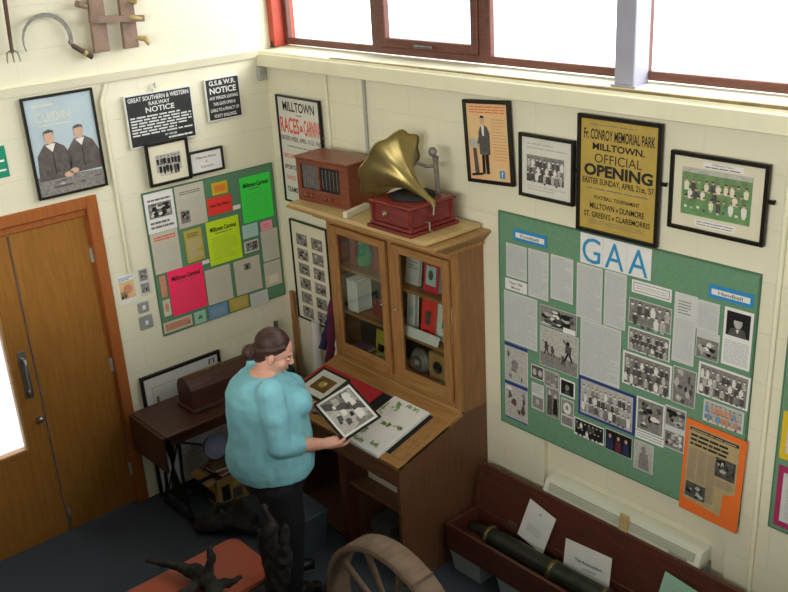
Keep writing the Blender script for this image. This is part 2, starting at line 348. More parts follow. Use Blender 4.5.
# ================================================================== THE ROOM
def struct(name, mb, parent=None): return tag(mb.build(name, parent), kind='structure' if not parent else None)
def sbox(name, args, m, b=0, parent=None):
    k = MB(); k.box(*args, m, b); return struct(name, k, parent)
sbox('floor', (-.2, -7, -.1, 8, .25, 0), 'carpet')
k = MB(); k.box(0, 0, .82, 8, .25, 2.725, 'wallR'); k.box(0, 0, 0, 2.31, .25, .82, 'wallR'); k.box(3.40, 0, 0, 8, .25, .82, 'wallR'); k.box(2.31, .036, 0, 3.40, .25, .82, 'wallR'); k.box(0, 0, 3.75, 8, .25, 4, 'wallR'); struct('wall_right', k)
k = MB(); k.box(-.2, -1.27, 0, 0, .25, 4, 'wallL'); k.box(-.2, -7, 0, 0, -2.66, 4, 'wallL'); k.box(-.2, -2.66, 2.075, 0, -1.27, 4, 'wallL'); struct('wall_left', k)
sbox('wall_far', (8, -7, 0, 8.2, .25, 4), 'wallL'); sbox('wall_near', (-.2, -7.2, 0, 8.2, -7, 4), 'wallR')
sbox('ceiling', (-.2, -7.2, 4, 8.2, .25, 4.1), 'ceil')
# inferred gallery floor under the camera, unseen, extended to shade the lower walls
k = MB(); k.box(0, -7, 1.9, 8, -3.2, 2.05, 'carpet'); k.box(4.6, -3.2, 1.9, 8, -2.5, 2.05, 'carpet'); struct('gallery_shade_slab', k)
# concrete lintel band under the window, sill board, and the ledge that runs on round the left wall
k = MB(); k.box(.0, -.066, 2.646, 8, 0, 2.725, 'cream', .004); struct('trim_1', k)
k = MB(); k.hexa([(0, -.05, 2.725), (8, -.05, 2.725), (8, .25, 2.725), (0, .25, 2.725)], [(0, -.045, 2.738), (8, -.045, 2.738), (8, .25, 2.762), (0, .25, 2.762)], 'cream'); struct('trim_2', k)
k = MB(); k.hexa([(0, -7, 2.70), (.02, -7, 2.70), (.02, -.067, 2.70), (0, -.067, 2.70)], [(0, -7, 2.745), (.035, -7, 2.745), (.035, -.067, 2.745), (0, -.067, 2.745)], 'cream'); struct('trim_3', k)
k = MB(); k.hexa([(.72, -.040, 2.737), (8, -.040, 2.737), (8, -.018, 2.737), (.72, -.018, 2.737)], [(.72, -.040, 2.742), (8, -.040, 2.768), (8, -.018, 2.770), (.72, -.018, 2.742)], 'bareedge'); struct('trim_7', k)
# red window post in the corner and the blue-grey steel column
sbox('trim_4', (0.0, .05, 2.752, .055, .22, 3.75), 'winred', .004)
k = MB(); k.box(2.672, .03, 2.745, 2.775, .14, 3.75, 'steel', .004); k.box(2.66, .02, 2.745, 2.79, .15, 2.752, 'steel'); struct('trim_5', k)
# pipes on the plaster
def pipe(name, pts, r, m, label):
    k = MB(); k.tube(pts, r, m, 10); o = k.build(name); return tag(o, label, 'pipe')
pipe('wall_conduit', [(.012, -1.142, 1.56), (.012, -1.142, 2.60), (.012, -1.10, 2.69)], .010, 'cream', 'cream painted conduit running down the left wall beside the door frame')
pipe('wall_conduit', [(.987, -.012, 1.99), (.987, -.012, 2.645)], .010, 'grey', 'thin grey steel conduit dropping behind the brass gramophone horn')
pipe('wall_conduit', [(.632, -.010, 1.96), (.632, -.010, 2.645)], .009, 'cream', 'cream conduit beside the races and carnival poster')
pipe('wall_conduit', [(3.532, -.012, .02), (3.532, -.012, 2.645)], .011, 'cream', 'cream conduit running down the right wall to the floor past the big noticeboard')
k = MB(); k.box(.0, -.075, 2.555, .03, -.03, 2.643, 'grey', .004); k.box(.03, -.066, 2.60, .034, -.04, 2.62, 'grey')
tag(k.build('wall_bracket'), 'small grey bracket in the corner under the window beam', 'bracket')
k = MB(); k.tube([(.045, .035, 2.752), (.045, .035, 2.79)], .006, 'black'); k.box(.035, .025, 2.752, .058, .045, 2.76, 'black')
tag(k.build('sill_latch'), 'tiny black latch at the foot of the red window post', 'latch')

# ---- windows
def window(n, x0, x1, z0=2.762, sash=False, fy0=.13, fy1=.21, wd=.04):
    t = empty('window_%d' % n, (x0, .17, z0), None, None); t['kind'] = 'structure'; X = x1-x0; Z = 3.75-z0
    k = MB(); k.box(0, -.04, 0, wd, -.005, Z, 'winf', .004); k.box(X-wd, -.04, 0, X, -.005, Z, 'winf', .004)
    k.box(wd, -.04, 0, X-wd, -.005, wd, 'winf', .004); k.box(wd, -.04, Z-wd, X-wd, -.005, Z, 'winf', .004); k.build('window_frame', t)
    a = wd
    if sash:
        q = MB(); s = .05; q.box(a, -.05, a, a+s, -.01, Z-a, 'winf', .004); q.box(X-a-s, -.05, a, X-a, -.01, Z-a, 'winf', .004)
        q.box(a+s, -.05, a, X-a-s, -.01, a+s, 'winf', .004); q.box(a+s, -.05, Z-a-s, X-a-s, -.01, Z-a, 'winf', .004); so = q.build('sash', t)
        h = MB(); h.box(X*.40, -.062, a+.008, X*.48, -.05, a+.03, 'g1', .003); h.tube([(X*.43, -.06, a+.02), (X*.43, -.085, a+.022), (X*.60, -.09, a+.024)], .007, 'g1'); h.build('casement_handle', so)
        a += s
    g = MB(); g.box(a-.004, -.024, a-.004, X-a+.004, -.018, Z-a+.004, 'glass'); g.build('glass_pane', t)
window(1, .055, .955); window(2, .955, 1.80, sash=True); window(3, 1.80, 2.672); window(4, 2.735, 5.2); window(5, 5.2, 8.0)

# ---- double door in the left wall
k = MB()
k.box(-.12, -1.335, 0, .014, -1.266, 2.08, 'dframe', .004); k.box(-.12, -2.66, 0, .014, -2.60, 2.08, 'dframe', .004)
k.box(-.12, -2.60, 2.01, .014, -1.335, 2.08, 'dframe', .004); k.box(-.12, -2.60, 1.965, -.012, -1.335, 2.01, 'dframe', .003); k.box(-.10, -1.35, 0, -.03, -1.335, 1.965, 'dframe')
struct('trim_6', k)
t = empty('door_1', (-.05, -1.345, 0), None, None); t['kind'] = 'structure'
k = MB(); k.box(-.02, -.448, .006, .022, 0, 1.962, 'ply', .003); k.build('door_leaf', t)
for z in (.25, 1.0, 1.72):
    k = MB(); k.tube([(.03, .006, z-.045), (.03, .006, z+.045)], .005, 'grey'); k.box(.0215, -.006, z-.045, .024, .004, z+.045, 'grey'); k.build('hinge', t)
k = MB(); k.box(.022, -.444, .03, .026, -.43, .16, 'chrome', .002); k.box(.026, -.442, .07, .034, -.434, .13, 'chrome'); k.build('flush_bolt', t)
t = empty('door_2', (-.05, -1.80, 0), None, None); t['kind'] = 'structure'
k = MB(); a0, a1, z0, z1 = -.31, -.147, .66, 1.78
k.box(-.02, -.80, .006, .022, a0, 1.962, 'ply', .003); k.box(-.02, a1, .006, .022, 0, 1.962, 'ply', .003); k.box(-.02, a0, .006, .022, a1, z0, 'ply'); k.box(-.02, a0, z1, .022, a1, 1.962, 'ply'); k.build('door_leaf', t)
k = MB(); b = .015
for q in ((a0-b, z0-b, a1+b, z0), (a0-b, z1, a1+b, z1+b), (a0-b, z0, a0, z1), (a1, z0, a1+b, z1)): k.box(.022, q[0], q[1], .030, q[2], q[3], 'oakt', .002)
k.build('glazing_bead', t)
k = MB(); k.box(-.002, a0, z0, .004, a1, z1, 'glass'); k.build('glass_pane', t)
k = MB(); k.box(.022, -.085, .965, .025, -.037, 1.27, 'chrome', .001); p = k.build('push_plate', t)
k = MB(); k.tube([(.024, -.061, 1.22), (.06, -.061, 1.225), (.068, -.061, 1.20), (.068, -.061, 1.03), (.06, -.061, 1.005), (.024, -.061, 1.01)], .009, 'chrome', 10); k.build('pull_handle', t)
k = MB(); k.lathe([(0, .034), (.012, .034), (.016, .03), (.02, .022), (.022, .0)], 'chrome', (.022, -.038, .82), (1, 0, 0), 18); k.build('lock_cylinder', t)
k = MB(); k.box(.0215, -.005, .0, .025, .003, 1.955, 'oldbrown'); k.build('meeting_strip', t)
sbox('ground', (-6, -6, -.12, -.2, 2, -.02), 'stone')

# ================================================================== LEFT WALL: noticeboard and its sheets
def boardthing(name, label, wall, u0, u1, z0, z1, m, d=.0):
    t = empty(name, (0, 0, 0), label, 'noticeboard'); place(t, wall, (u0+u1)/2, z0, d+.001, 0); X = (u1-u0)/2; Z = z1-z0
    k = MB(); k.box(-X+.006, -.012, .006, X-.006, 0, Z-.006, m); k.build('baize_panel', t)
    k = MB(); e = m
    for q in ((-X, 0, X, .006), (-X, Z-.006, X, Z), (-X, .006, -X+.006, Z-.006), (X-.006, .006, X, Z-.006)): k.box(q[0], -.014, q[1], q[2], 0, q[3], 'board_edge')
    k.build('edging', t); return t

boardthing('noticeboard', 'square green noticeboard crowded with fluorescent and plain sheets on the left wall', 'L', -.985, -.037, 1.08, 2.017, 'greenL')
GL = 'sheets pinned to the green board on the left wall'
def L(name, label, u, z, w_, h_, a, m, draw=None, cat='sheet', d=.016): return paper(name, label, 'L', u, z, w_, h_, a, m, draw, cat, d, GL)
def d_a(s, x0, z0, x1, z1):
    H = z1-z0; s.lines(x0+.02, z1-.055, x1-.02, z1-.035, 1, 'midink', .6); s.scene(x0+.02, z0+.09, x1-.02, z1-.065, 3, 26, ('g0', 'g0', 'g1', 'g3', 'g4'))
    s.lines(x0+.02, z0+.02, x1-.02, z0+.075, 2, 'midink', .5)
L('photo_sheet', 'white sheet with large dark photograph, top left corner of the left board', -.883, 1.884, .196, .249, 0, 'white', d_a, d=.018)
def d_b(s, x0, z0, x1, z1):
    s.lines(x0+.03, z1-.06, x1-.03, z1-.035, 2, 'midink'); s.lines(x0+.02, z0+.1, x1-.02, z1-.08, 9, 'softink', .25); s.scene(x0+.02, z0+.03, x0+.085, z0+.11, 5, 12, ('g0', 'g1', 'g1', 'g3'))
L('notice_sheet', 'cream typed sheet with a small dark photo low on its left', -.669, 1.875, .205, .268, 0, 'greige', d_b)
def d_c(s, x0, z0, x1, z1):
    s.lines(x0+.02, z1-.055, x1-.02, z1-.022, 2, 'redink', .55); s.lines(x0+.02, z0+.03, x1-.02, z1-.07, 12, 'softink', .2)
L('notice_sheet', 'grey-white sheet with a red headline below the large photo sheet', -.882, 1.626, .188, .262, 0, 'greige', d_c)
def d_d(s, x0, z0, x1, z1):
    s.lines(x0+.02, z1-.05, x1-.02, z1-.02, 2, 'midink', .6); s.lines(x0+.012, z0+.02, x1-.012, z1-.06, 11, 'softink', .4, l=2)
L('handbill', 'mustard yellow handbill left of the fluorescent yellow poster', -.685, 1.615, .125, .212, 1, 'mustard', d_d)
def d_e(s, x0, z0, x1, z1): s.rect(x0+.012, z0+.012, x1-.012, z1-.012, 'ochre', 1); s.lines(x0+.02, z0+.02, x1-.02, z1-.02, 3, 'redink', .5)
L('ticket', 'small orange ticket above the bright red sheet', -.452, 1.937, .115, .079, 0, 'ylw', d_e)
def d_f(s, x0, z0, x1, z1): s.text('Race Day Dance', 0, .004, .135, .024, 'ink', bold=.01)
L('poster', 'bright red small sheet with one line of black lettering', -.467, 1.828, .178, .112, 0, 'fred', d_f)
def fluo(title='Milltown Carnival'):
    def d(s, x0, z0, x1, z1):
        W = x1-x0; s.text(title, 0, z1-.055, W*.8, .032, 'ink', bold=.015); s.lines(x0+.06, z1-.09, x1-.06, z1-.08, 1, 'midink', .7)
        s.lines(x0+.03, z0+.03, x1-.03, z1-.11, 11, 'midink', .12, wl=.3)
    return d
L('poster', 'fluorescent green poster at the top right of the left board', -.186, 1.813, .239, .303, 0, 'fgreen', fluo(), 'poster', .018)
L('poster', 'fluorescent yellow-green poster in the middle of the left board', -.468, 1.590, .244, .293, 0, 'fyel', fluo(), 'poster', .020)
L('poster', 'fluorescent pink poster at the lower left of the left board', -.777, 1.344, .251, .301, 0, 'fpink', fluo(), 'poster', .020)
L('tab', 'tiny white tab between the red sheet and the green poster', -.344, 1.785, .056, .028, 0, 'white', None, 'label')
L('tab', 'tiny white tab between the pink and the yellow posters', -.624, 1.486, .052, .025, 0, 'white', None, 'label', .0225)
L('card', 'pale blue card just below the green poster', -.264, 1.603, .120, .092, 0, 'pblue', lambda s, a, b, c, d: s.lines(a+.02, b+.02, c-.02, d-.02, 3, 'softink', .3), 'card')
L('card', 'pale pink card at the right below the green poster', -.136, 1.610, .092, .062, 0, 'ppink', lambda s, a, b, c, d: s.lines(a+.02, b+.015, c-.02, d-.015, 2, 'redink', .3), 'card', .0195)
L('snapshot', 'small dark group photo under the pale blue card', -.267, 1.497, .113, .080, 0, 'grey_paper', lambda s, a, b, c, d: s.scene(a+.012, b+.01, c-.008, d-.01, 9, 16, ('g0', 'g0', 'g1', 'g3')), 'photo')
pl = lambda n: (lambda s, a, b, c, d: s.lines(a+.018, b+.02, c-.018, d-.02, n, 'softink', .22))
L('notice_sheet', 'beige sheet below the pale pink card at the right edge', -.122, 1.468, .134, .216, 0, 'greige', pl(10), d=.018)
L('notice_sheet', 'beige sheet with faint yellow lower part, lowest at the right edge', -.122, 1.262, .136, .176, 0, 'greige', lambda s, a, b, c, d: (s.rect(a+.03, b+.02, c-.03, b+.08, 'mount', 1), s.lines(a+.02, b+.09, c-.02, d-.015, 4, 'softink', .25)))
L('notice_sheet', 'beige typed sheet with a small black photo near its top', -.319, 1.305, .204, .240, 0, 'greige', lambda s, a, b, c, d: (s.scene(a+.075, d-.08, c-.075, d-.035, 4, 10, ('g0', 'g0', 'g1')), s.lines(a+.02, b+.02, c-.02, d-.1, 9, 'softink', .22)))
L('notice_sheet', 'plain beige typed sheet between the pink poster and the photo sheet', -.545, 1.304, .19, .242, 0, 'greige', pl(13))
L('card', 'blue printed card on the bottom edge of the left board', -.578, 1.130, .143, .088, 0, 'cblue', pl(5), 'card', .018)
L('card', 'yellow printed card on the bottom edge of the left board', -.416, 1.133, .145, .085, 0, 'mustard', pl(5), 'card', .018)
L('card', 'white printed card beside the yellow one on the bottom edge', -.256, 1.120, .143, .097, 0, 'grey_paper', pl(6), 'card', .0205)
L('card', 'narrow salmon strip left of the pink poster', -.938, 1.409, .040, .142, 0, 'rust', None, 'card')
L('card', 'small beige card with red print below the narrow salmon strip', -.935, 1.263, .052, .110, 0, 'greige', lambda s, a, b, c, d: s.rect(a+.015, b+.03, c-.015, d-.025, 'rust', 1), 'card')
L('card', 'salmon coloured ticket in the bottom left corner of the left board', -.877, 1.132, .205, .072, 0, 'greige', lambda s, a, b, c, d: (s.rect(a+.012, b+.012, c-.012, d-.012, 'rust', 1), s.lines(a+.02, b+.02, c-.04, d-.02, 2, 'midink', .2), s.rect(c-.03, b+.02, c-.018, b+.035, 'midink', 2)), 'card')
L('card', 'small mint green card with a darker clover under the pink poster', -.714, 1.128, .085, .083, 0, 'mint', lambda s, a, b, c, d: [s.oval(x, z, .009, .009, 'greencl') for x, z in ((0, .008), (-.009, -.004), (.009, -.004))], 'card')
# left of the board
paper('flyer', 'small flyer with an orange picture beside the door frame', 'L', -1.172, 1.459, .123, .182, 0, 'white', lambda s, a, b, c, d: (s.rect(a+.012, b+.03, c-.01, d-.04, 'peach', 1), s.lines(a+.012, d-.035, c-.012, d-.012, 2, 'cblue', .5), s.scene(a+.015, b+.03, 0, b+.08, 2, 8, ('g0', 'g1')), s.oval(.005, .0, .03, .03, 'rust', 3)), 'flyer', .003)
paper('photo_card', 'pale card with two small dark photos beside the cream conduit', 'L', -1.051, 1.471, .071, .179, 0, 'grey_paper', lambda s, a, b, c, d: (s.scene(a+.006, .01, c-.012, d-.01, 6, 10, ('g0', 'g1', 'g3')), s.scene(a+.006, b+.02, c-.012, -.01, 8, 10, ('g0', 'g1', 'g3'))), 'card', .003)
for nm, lb, u, z, w_ in (('switch_plate', 'small square metal switch plate above a larger one by the left board', -1.088, 1.313, .07), ('switch_plate', 'larger square metal switch plate, lowest beside the left board', -1.085, 1.211, .088)):
    t = empty(nm, (0, 0, 0), lb, 'switch', group='metal switch plates'); place(t, 'L', u, z, 0, 0)
    k = MB(); k.box(-w_/2, -.012, -w_/2, w_/2, 0, w_/2, 'plategrey', .004); k.build('plate', t)
    k = MB(); k.box(-.010, -.02, -.014, .010, -.012, .014, 'white', .003); k.build('rocker', t)
# framed things on the left wall
def coat(s, cx, zb, sc, flip=1):
    s.poly([(cx-.085*sc, zb), (cx+.095*sc, zb), (cx+.09*sc, zb+.09*sc), (cx+.06*sc, zb+.15*sc), (cx+.02*sc, zb+.175*sc), (cx-.035*sc, zb+.17*sc), (cx-.075*sc, zb+.12*sc)], 'coat', 3)
    s.poly([(cx-.05*sc*flip, zb+.02*sc), (cx+.05*sc*flip, zb+.035*sc), (cx+.055*sc*flip, zb+.06*sc), (cx-.05*sc*flip, zb+.05*sc)], 'g1', 4)
    s.poly([(cx-.03*sc, zb+.165*sc), (cx+.02*sc, zb+.17*sc), (cx+.0*sc, zb+.13*sc)], 'g4', 4); s.line((cx, zb+.02*sc), (cx, zb+.13*sc), .004, 'g0', 5)
    s.oval(cx-.006*sc, zb+.20*sc, .025*sc, .034*sc, 'skin_print', 5, 12); s.poly([(cx-.033*sc, zb+.212*sc), (cx-.026*sc, zb+.22*sc), (cx+.012*sc, zb+.222*sc), (cx+.02*sc, zb+.212*sc), (cx+.018*sc, zb+.230*sc), (cx-.004*sc, zb+.238*sc), (cx-.028*sc, zb+.230*sc)], 'g1', 6)
    s.oval(cx+.06*sc*flip, zb+.012*sc, .024*sc, .014*sc, 'skin_print', 6)
def d_cu(s, x0, z0, x1, z1):
    s.rect(x0, z0, x1, z1, 'sky_print', 1); s.poly([(x0, z0), (x1, z0), (x1, z0+.09), (x0, z0+.11)], 'g2', 2)
    s.text('CUIDIN', -.045, z1-.105, .2, .05, 'mount', 2); s.lines(x0+.04, z1-.05, x0+.16, z1-.03, 1, 'mount', .5); s.lines(x0+.06, z1-.155, x1-.12, z1-.145, 1, 'mount', .6)
    coat(s, -.080, z0+.085, 1.18); coat(s, .092, z0+.10, 1.12, -1)
    s.scene(x0, z0+.03, x1, z0+.085, 12, 8, ('g1', 'g2', 'g3'), 'g2', 7)
framed('framed_poster', 'tall framed pale blue poster of two people in heavy coats above the door', 'L', -1.396, 2.403, .413, .565, 0, d_cu, .014, cat='poster')
def sign(name, label, u, z, w_, h_, a, draw, tilt=0):
    t = empty(name, (0, 0, 0), label, 'sign', group='cast railway notices'); place(t, 'L', u, z, .012, a)
    k = MB(); k.box(-w_/2, -.014, -h_/2, w_/2, 0, h_/2, 'cast', .003); k.build('plate', t)
    s = Sheet(-.0142); s.rect(-w_/2+.009, -h_/2+.009, w_/2-.009, h_/2-.009, 'rail', 1); draw(s, -w_/2+.01, -h_/2+.01, w_/2-.01, h_/2-.01); s.build('lettering', t); return t
def d_r(s, x0, z0, x1, z1):
    s.text('GREAT SOUTHERN & WESTERN', 0, z1-.022, .40, .026, 'cast', 2, .02); s.text('RAILWAY', 0, z1-.055, .14, .022, 'cast', 2, .02); s.text('NOTICE', 0, z1-.090, .19, .032, 'cast', 2, .02)
    s.lines(x0+.012, z0+.055, x1-.012, z1-.118, 7, 'cast', .5, wl=.14); s.text('BY ORDER', .05, z0+.04, .08, .012, 'cast', 2, .02); s.lines(.03, z0+.012, x1-.02, z0+.028, 1, 'cast', .6)
t = sign('railway_sign', 'wide black and white cast railway notice with dense raised lettering', -.790, 2.449, .443, .312, 0, d_r)
k = MB(); k.tube([(-.03, -.004, .15), (-.03, -.01, .19), (-.015, -.012, .20), (-.01, -.01, .175)], .006, 'chrome'); k.build('hanging_hook', t)
def d_g(s, x0, z0, x1, z1):
    s.text('G.S.& W.R.', 0, z1-.022, .19, .030, 'cast', 2, .03); s.text('NOTICE', 0, z1-.068, .19, .038, 'cast', 2, .03)
    for i, q in enumerate(('ANY PERSON LEAVING', 'THIS GATE OPEN IS', 'LIABLE TO A PENALTY OF', 'FORTY SHILLINGS.')): s.text(q, 0, z1-.112-.037*i, .205 if i in (0, 2) else .16, .020, 'cast', 2, .02)
sign('railway_sign', 'smaller black and white cast railway gate notice nearest the corner', -.349, 2.491, .250, .263, 0, d_g)
def d_ph(s, x0, z0, x1, z1):
    s.rect(x0, z0, x1, z1, 'mount', 1); s.rect(x0+.05, z0+.075, x1-.05, z1-.06, 'g2', 2); s.team(x0+.04, z0+.06, x1-.04, z1-.06, 2, 7, 'g3', 'g0', 'g3', None, l=3, mix=('g0', 'g1')); s.lines(x0+.06, z0+.03, x1-.06, z0+.05, 1, 'softink', .4)
framed('framed_photograph', 'black framed old team photograph hung over the foot of the wide railway notice', 'L', -.794, 2.180, .285, .262, 0, d_ph, .018, d=.032)
def d_sm(s, x0, z0, x1, z1):
    s.rect(x0, z0, x1, z1, 'white', 1); s.text('Milltown Races', 0, .028, .14, .016, 'ink'); s.text('&', 0, 0, None, .014, 'ink'); s.text('Carnival', 0, -.03, .085, .015, 'ink')
framed('framed_caption', 'small black framed white caption beside the old team photograph', 'L', -.526, 2.129, .245, .150, 0, d_sm, .014, cat='caption', d=.013)
# exit sign
t = empty('exit_sign', (0, 0, 0), 'green and white exit sign on the left wall beside the framed poster', 'sign'); place(t, 'L', -1.80, 2.371, 0, 0)
k = MB(); k.box(-.15, -.006, -.085, .075, 0, .085, 'signgreen', .001); k.build('panel', t)
s = Sheet(-.0062); s.line((-.12, -.03), (-.07, -.03), .02, 'white'); s.poly([(-.075, -.06), (-.035, -.03), (-.075, 0)], 'white'); s.rect(.02, .0, .06, .012, 'white'); s.rect(.0, -.05, .062, -.04, 'white'); s.oval(.0, .05, .012, .014, 'white'); s.line((.0, .04), (-.01, -.02), .018, 'white'); s.build('symbol', t)

# tools hung high on the left wall
t = empty('sickle', (.035, -1.40, 2.95), 'iron sickle with a wooden handle hung high on the left wall', 'sickle')
pts = []
for i in range(15):
    a = math.radians(200-i*15.5); pts.append((.012, .0+.125*math.cos(a)*1.05, .0+.02+.13*math.sin(a)))
k = MB(); R_ = [.003+.008*math.sin(min(1, i/10)*PI/2) for i in range(15)]
for i in range(14):
    p, q = Vector(pts[i]), Vector(pts[i+1]); k.bar(p, q, R_[i]*2.2, .004, 'chromeold', (1, 0, 0))

k.build('blade', t)
k = MB(); k.tube([(.012, .125, -.01), (.012, .14, -.03), (.012, .235, -.10)], [.008, .014, .015], 'oldbrown', 10); k.tube([(.012, .118, .0), (.012, .14, -.028)], .010, 'chromeold'); k.tube([(.012, .19, -.066), (.012, .205, -.078)], .0175, 'bone', 10); k.build('handle', t)
t = empty('wooden_yoke', (.035, -1.0, 2.87), 'old timber harness frame with bone pegs hung high on the left wall', 'harness frame')
k = MB(); k.hexa([(0, -.15, 0), (.03, -.15, 0), (.03, -.062, 0), (0, -.062, 0)], [(0, -.13, .62), (.03, -.13, .62), (.03, -.05, .62), (0, -.05, .62)], 'yoke'); k.build('post', t)
k = MB(); k.hexa([(0, .03, 0), (.03, .03, 0), (.03, .115, 0), (0, .115, 0)], [(0, .05, .62), (.03, .05, .62), (.03, .13, .62), (0, .13, .62)], 'yoke'); k.build('post', t)
k = MB(); k.bar((.045, -.16, .18), (.045, .16, .155), .035, .03, 'yoke', (1, 0, 0)); k.build('crossbar', t)
k = MB(); k.tube([(.03, .05, .172), (.062, .09, .165), (.062, .14, .155)], [.012, .016, .008], 'bone', 10); k.build('peg', t)
k = MB(); k.tube([(.02, .115, .05), (.05, .15, .045), (.05, .17, .01)], [.012, .018, .012], 'bone', 10); k.build('peg', t)
k = MB(); k.tube([(.02, .10, .26), (.05, .13, .245)], [.012, .016], 'bone', 10); k.build('peg', t)
k = MB(); k.tube([(.03, -.16, .25), (.05, -.22, .27)], [.014, .018], 'yoke', 10); k.build('peg', t)
t = empty('pitchfork', (.035, -1.60, 2.90), 'wooden shafted tool with short tines at the left edge, high on the wall', 'tool')
k = MB(); k.tube([(.015, 0, .03), (.015, .03, .6)], [.010, .013], 'oldbrown', 10); k.build('shaft', t)
k = MB()
for q in (-.035, 0, .035): k.tube([(.015, 0, .045), (.015, q*.8, .03), (.017, q, -.02)], [.006, .005, .003], 'chromeold', 8)
k.build('tines', t)

# ================================================================== RIGHT WALL
# photograph sheet beside the cabinet
def d_races(s, x0, z0, x1, z1):
    s.rect(x0, z0, x1, z1, 'oldwhite', 1); s.text('MILLTOWN', 0, z1-.055, .33, .062, 'ink', 2, .02); s.rect(-.03, z1-.108, .03, z1-.102, 'midink', 2)
    s.text('RACES', -.105, z1-.175, .20, .10, 'redink', 2, .02); s.text('&', .018, z1-.185, None, .04, 'redink', 2, .02); s.text('CARNIVAL', .14, z1-.175, .19, .10, 'redink', 2, .02)
    s.text('EASTER WEEK, APRIL 17-23, 1960', 0, z1-.262, .42, .034, 'ink', 2, .01); s.lines(x0+.06, z1-.32, x1-.06, z1-.30, 1, 'midink', .3)
    s.text('3 BIG DAYS', -.14, z1-.375, .14, .03, 'redink', 2, .02); s.text('SPORTS', -.14, z1-.45, .12, .03, 'ink', 2, .02); s.text('DANCES', -.14, z1-.52, .10, .03, 'redink', 2, .01); s.text('TEAMS', -.14, z1-.6, .11, .035, 'ink', 2, .02)
    s.lines(0, z0+.04, x1-.04, z1-.36, 11, 'midink', .3)

framed('framed_poster', 'tall framed white poster with MILLTOWN in black and RACES in red', 'R', .345, 2.125, .455, .70, 0, d_races, .012, cat='poster')
def d_man(s, x0, z0, x1, z1):
    s.rect(x0, z0, x1, z1, 'peach', 1); s.lines(x0+.02, z1-.05, x1-.02, z1-.01, 3, 'redink', .35); s.lines(.03, z0+.1, x1-.02, z1-.07, 14, 'rust', .25)
    c = -.03
    s.poly([(c-.022, z0+.03), (c-.002, z0+.03), (c, z0+.16), (c-.02, z0+.17)], 'g0', 3); s.poly([(c+.005, z0+.03), (c+.027, z0+.03), (c+.026, z0+.17), (c, z0+.17)], 'g0', 3)
    s.poly([(c-.033, z0+.13), (c+.04, z0+.13), (c+.042, z0+.24), (c+.028, z0+.27), (c+.005, z0+.28), (c-.02, z0+.27), (c-.034, z0+.24)], 'g1', 4); s.poly([(c-.008, z0+.225), (c+.004, z0+.225), (c+.008, z0+.278), (c-.012, z0+.278)], 'g4', 5)
    s.oval(c-.004, z0+.303, .015, .021, 'skin_print', 5, 12); s.poly([(c-.018, z0+.314), (c+.011, z0+.314), (c+.007, z0+.326), (c-.012, z0+.327)], 'g0', 6)
    s.poly([(x0+.015, z0+.16), (c-.04, z0+.165), (c-.04, z0+.20), (x0+.03, z0+.215), (x0+.01, z0+.2)], 'g3', 5); s.poly([(x0+.035, z0+.03), (x0+.065, z0+.03), (x0+.055, z0+.16), (x0+.03, z0+.16)], 'g1', 4); s.line((x0+.01, z0+.02), (x0+.09, z0+.03), .012, 'g0', 4); s.line((c-.04, z0+.185), (c-.02, z0+.23), .014, 'g1', 6)
    s.rect(x1-.075, z0+.015, x1-.04, z0+.055, 'lblue', 3); s.text('f', x1-.056, z0+.035, None, .028, 'white', 5, .02)
framed('framed_poster', 'framed peach poster of a standing man in a dark suit, tilted', 'R', 1.961, 2.407, .318, .424, 4, d_man, .019, cat='poster')
def d_ts(s, x0, z0, x1, z1):
    s.rect(x0, z0, x1, z1, 'oldwhite', 1); s.lines(x0+.03, z1-.06, x1-.03, z1-.02, 2, 'softink', .35); s.team(x0+.03, z0+.065, x1-.045, z1-.085, 3, 9, 'g4', 'g1', 'g2', 'g1', 'g4', 2); s.lines(x0+.04, z0+.02, x1-.04, z0+.05, 2, 'softink', .35)
framed('framed_photograph', 'black framed black and white team photograph between the two tall posters', 'R', 2.336, 2.330, .339, .315, 0, d_ts, .017)
def d_op(s, x0, z0, x1, z1):
    s.rect(x0, z0, x1, z1, 'oldpaper', 1); W = x1-x0
    s.lines(x0+.05, z1-.03, x1-.05, z1-.018, 1, 'midink', .3); s.text('Fr. CONROY MEMORIAL PARK', 0, z1-.068, W*.92, .048, 'ink', 2, .02); s.text('MILLTOWN.', 0, z1-.122, W*.68, .032, 'ink', 2, .03)
    s.text('OFFICIAL', 0, z1-.175, W*.62, .042, 'ink', 2, .0); s.text('OPENING', 0, z1-.232, W*.90, .056, 'ink', 2, .04); s.text("EASTER SUNDAY, APRIL 21st, '57", 0, z1-.285, W*.94, .034, 'ink', 2, .02)
    s.lines(x0+.04, z1-.325, x1-.04, z1-.312, 1, 'midink', .4); s.text('FOOTBALL TOURNAMENT', 0, z1-.358, W*.6, .018, 'ink', 2, .02); s.text('MILLTOWN v DUNMORE', 0, z1-.40, W*.72, .028, 'ink', 2, .02)
    s.text("ST. GREEN'S v CLAREMORRIS", 0, z1-.442, W*.88, .028, 'ink', 2, .02); s.lines(x0+.05, z0+.025, x1-.05, z1-.465, 3, 'midink', .3)
framed('framed_poster', 'tall framed tan poster for the official opening of a memorial park', 'R', 2.745, 2.344, .446, .550, 0, d_op, .018, cat='poster')
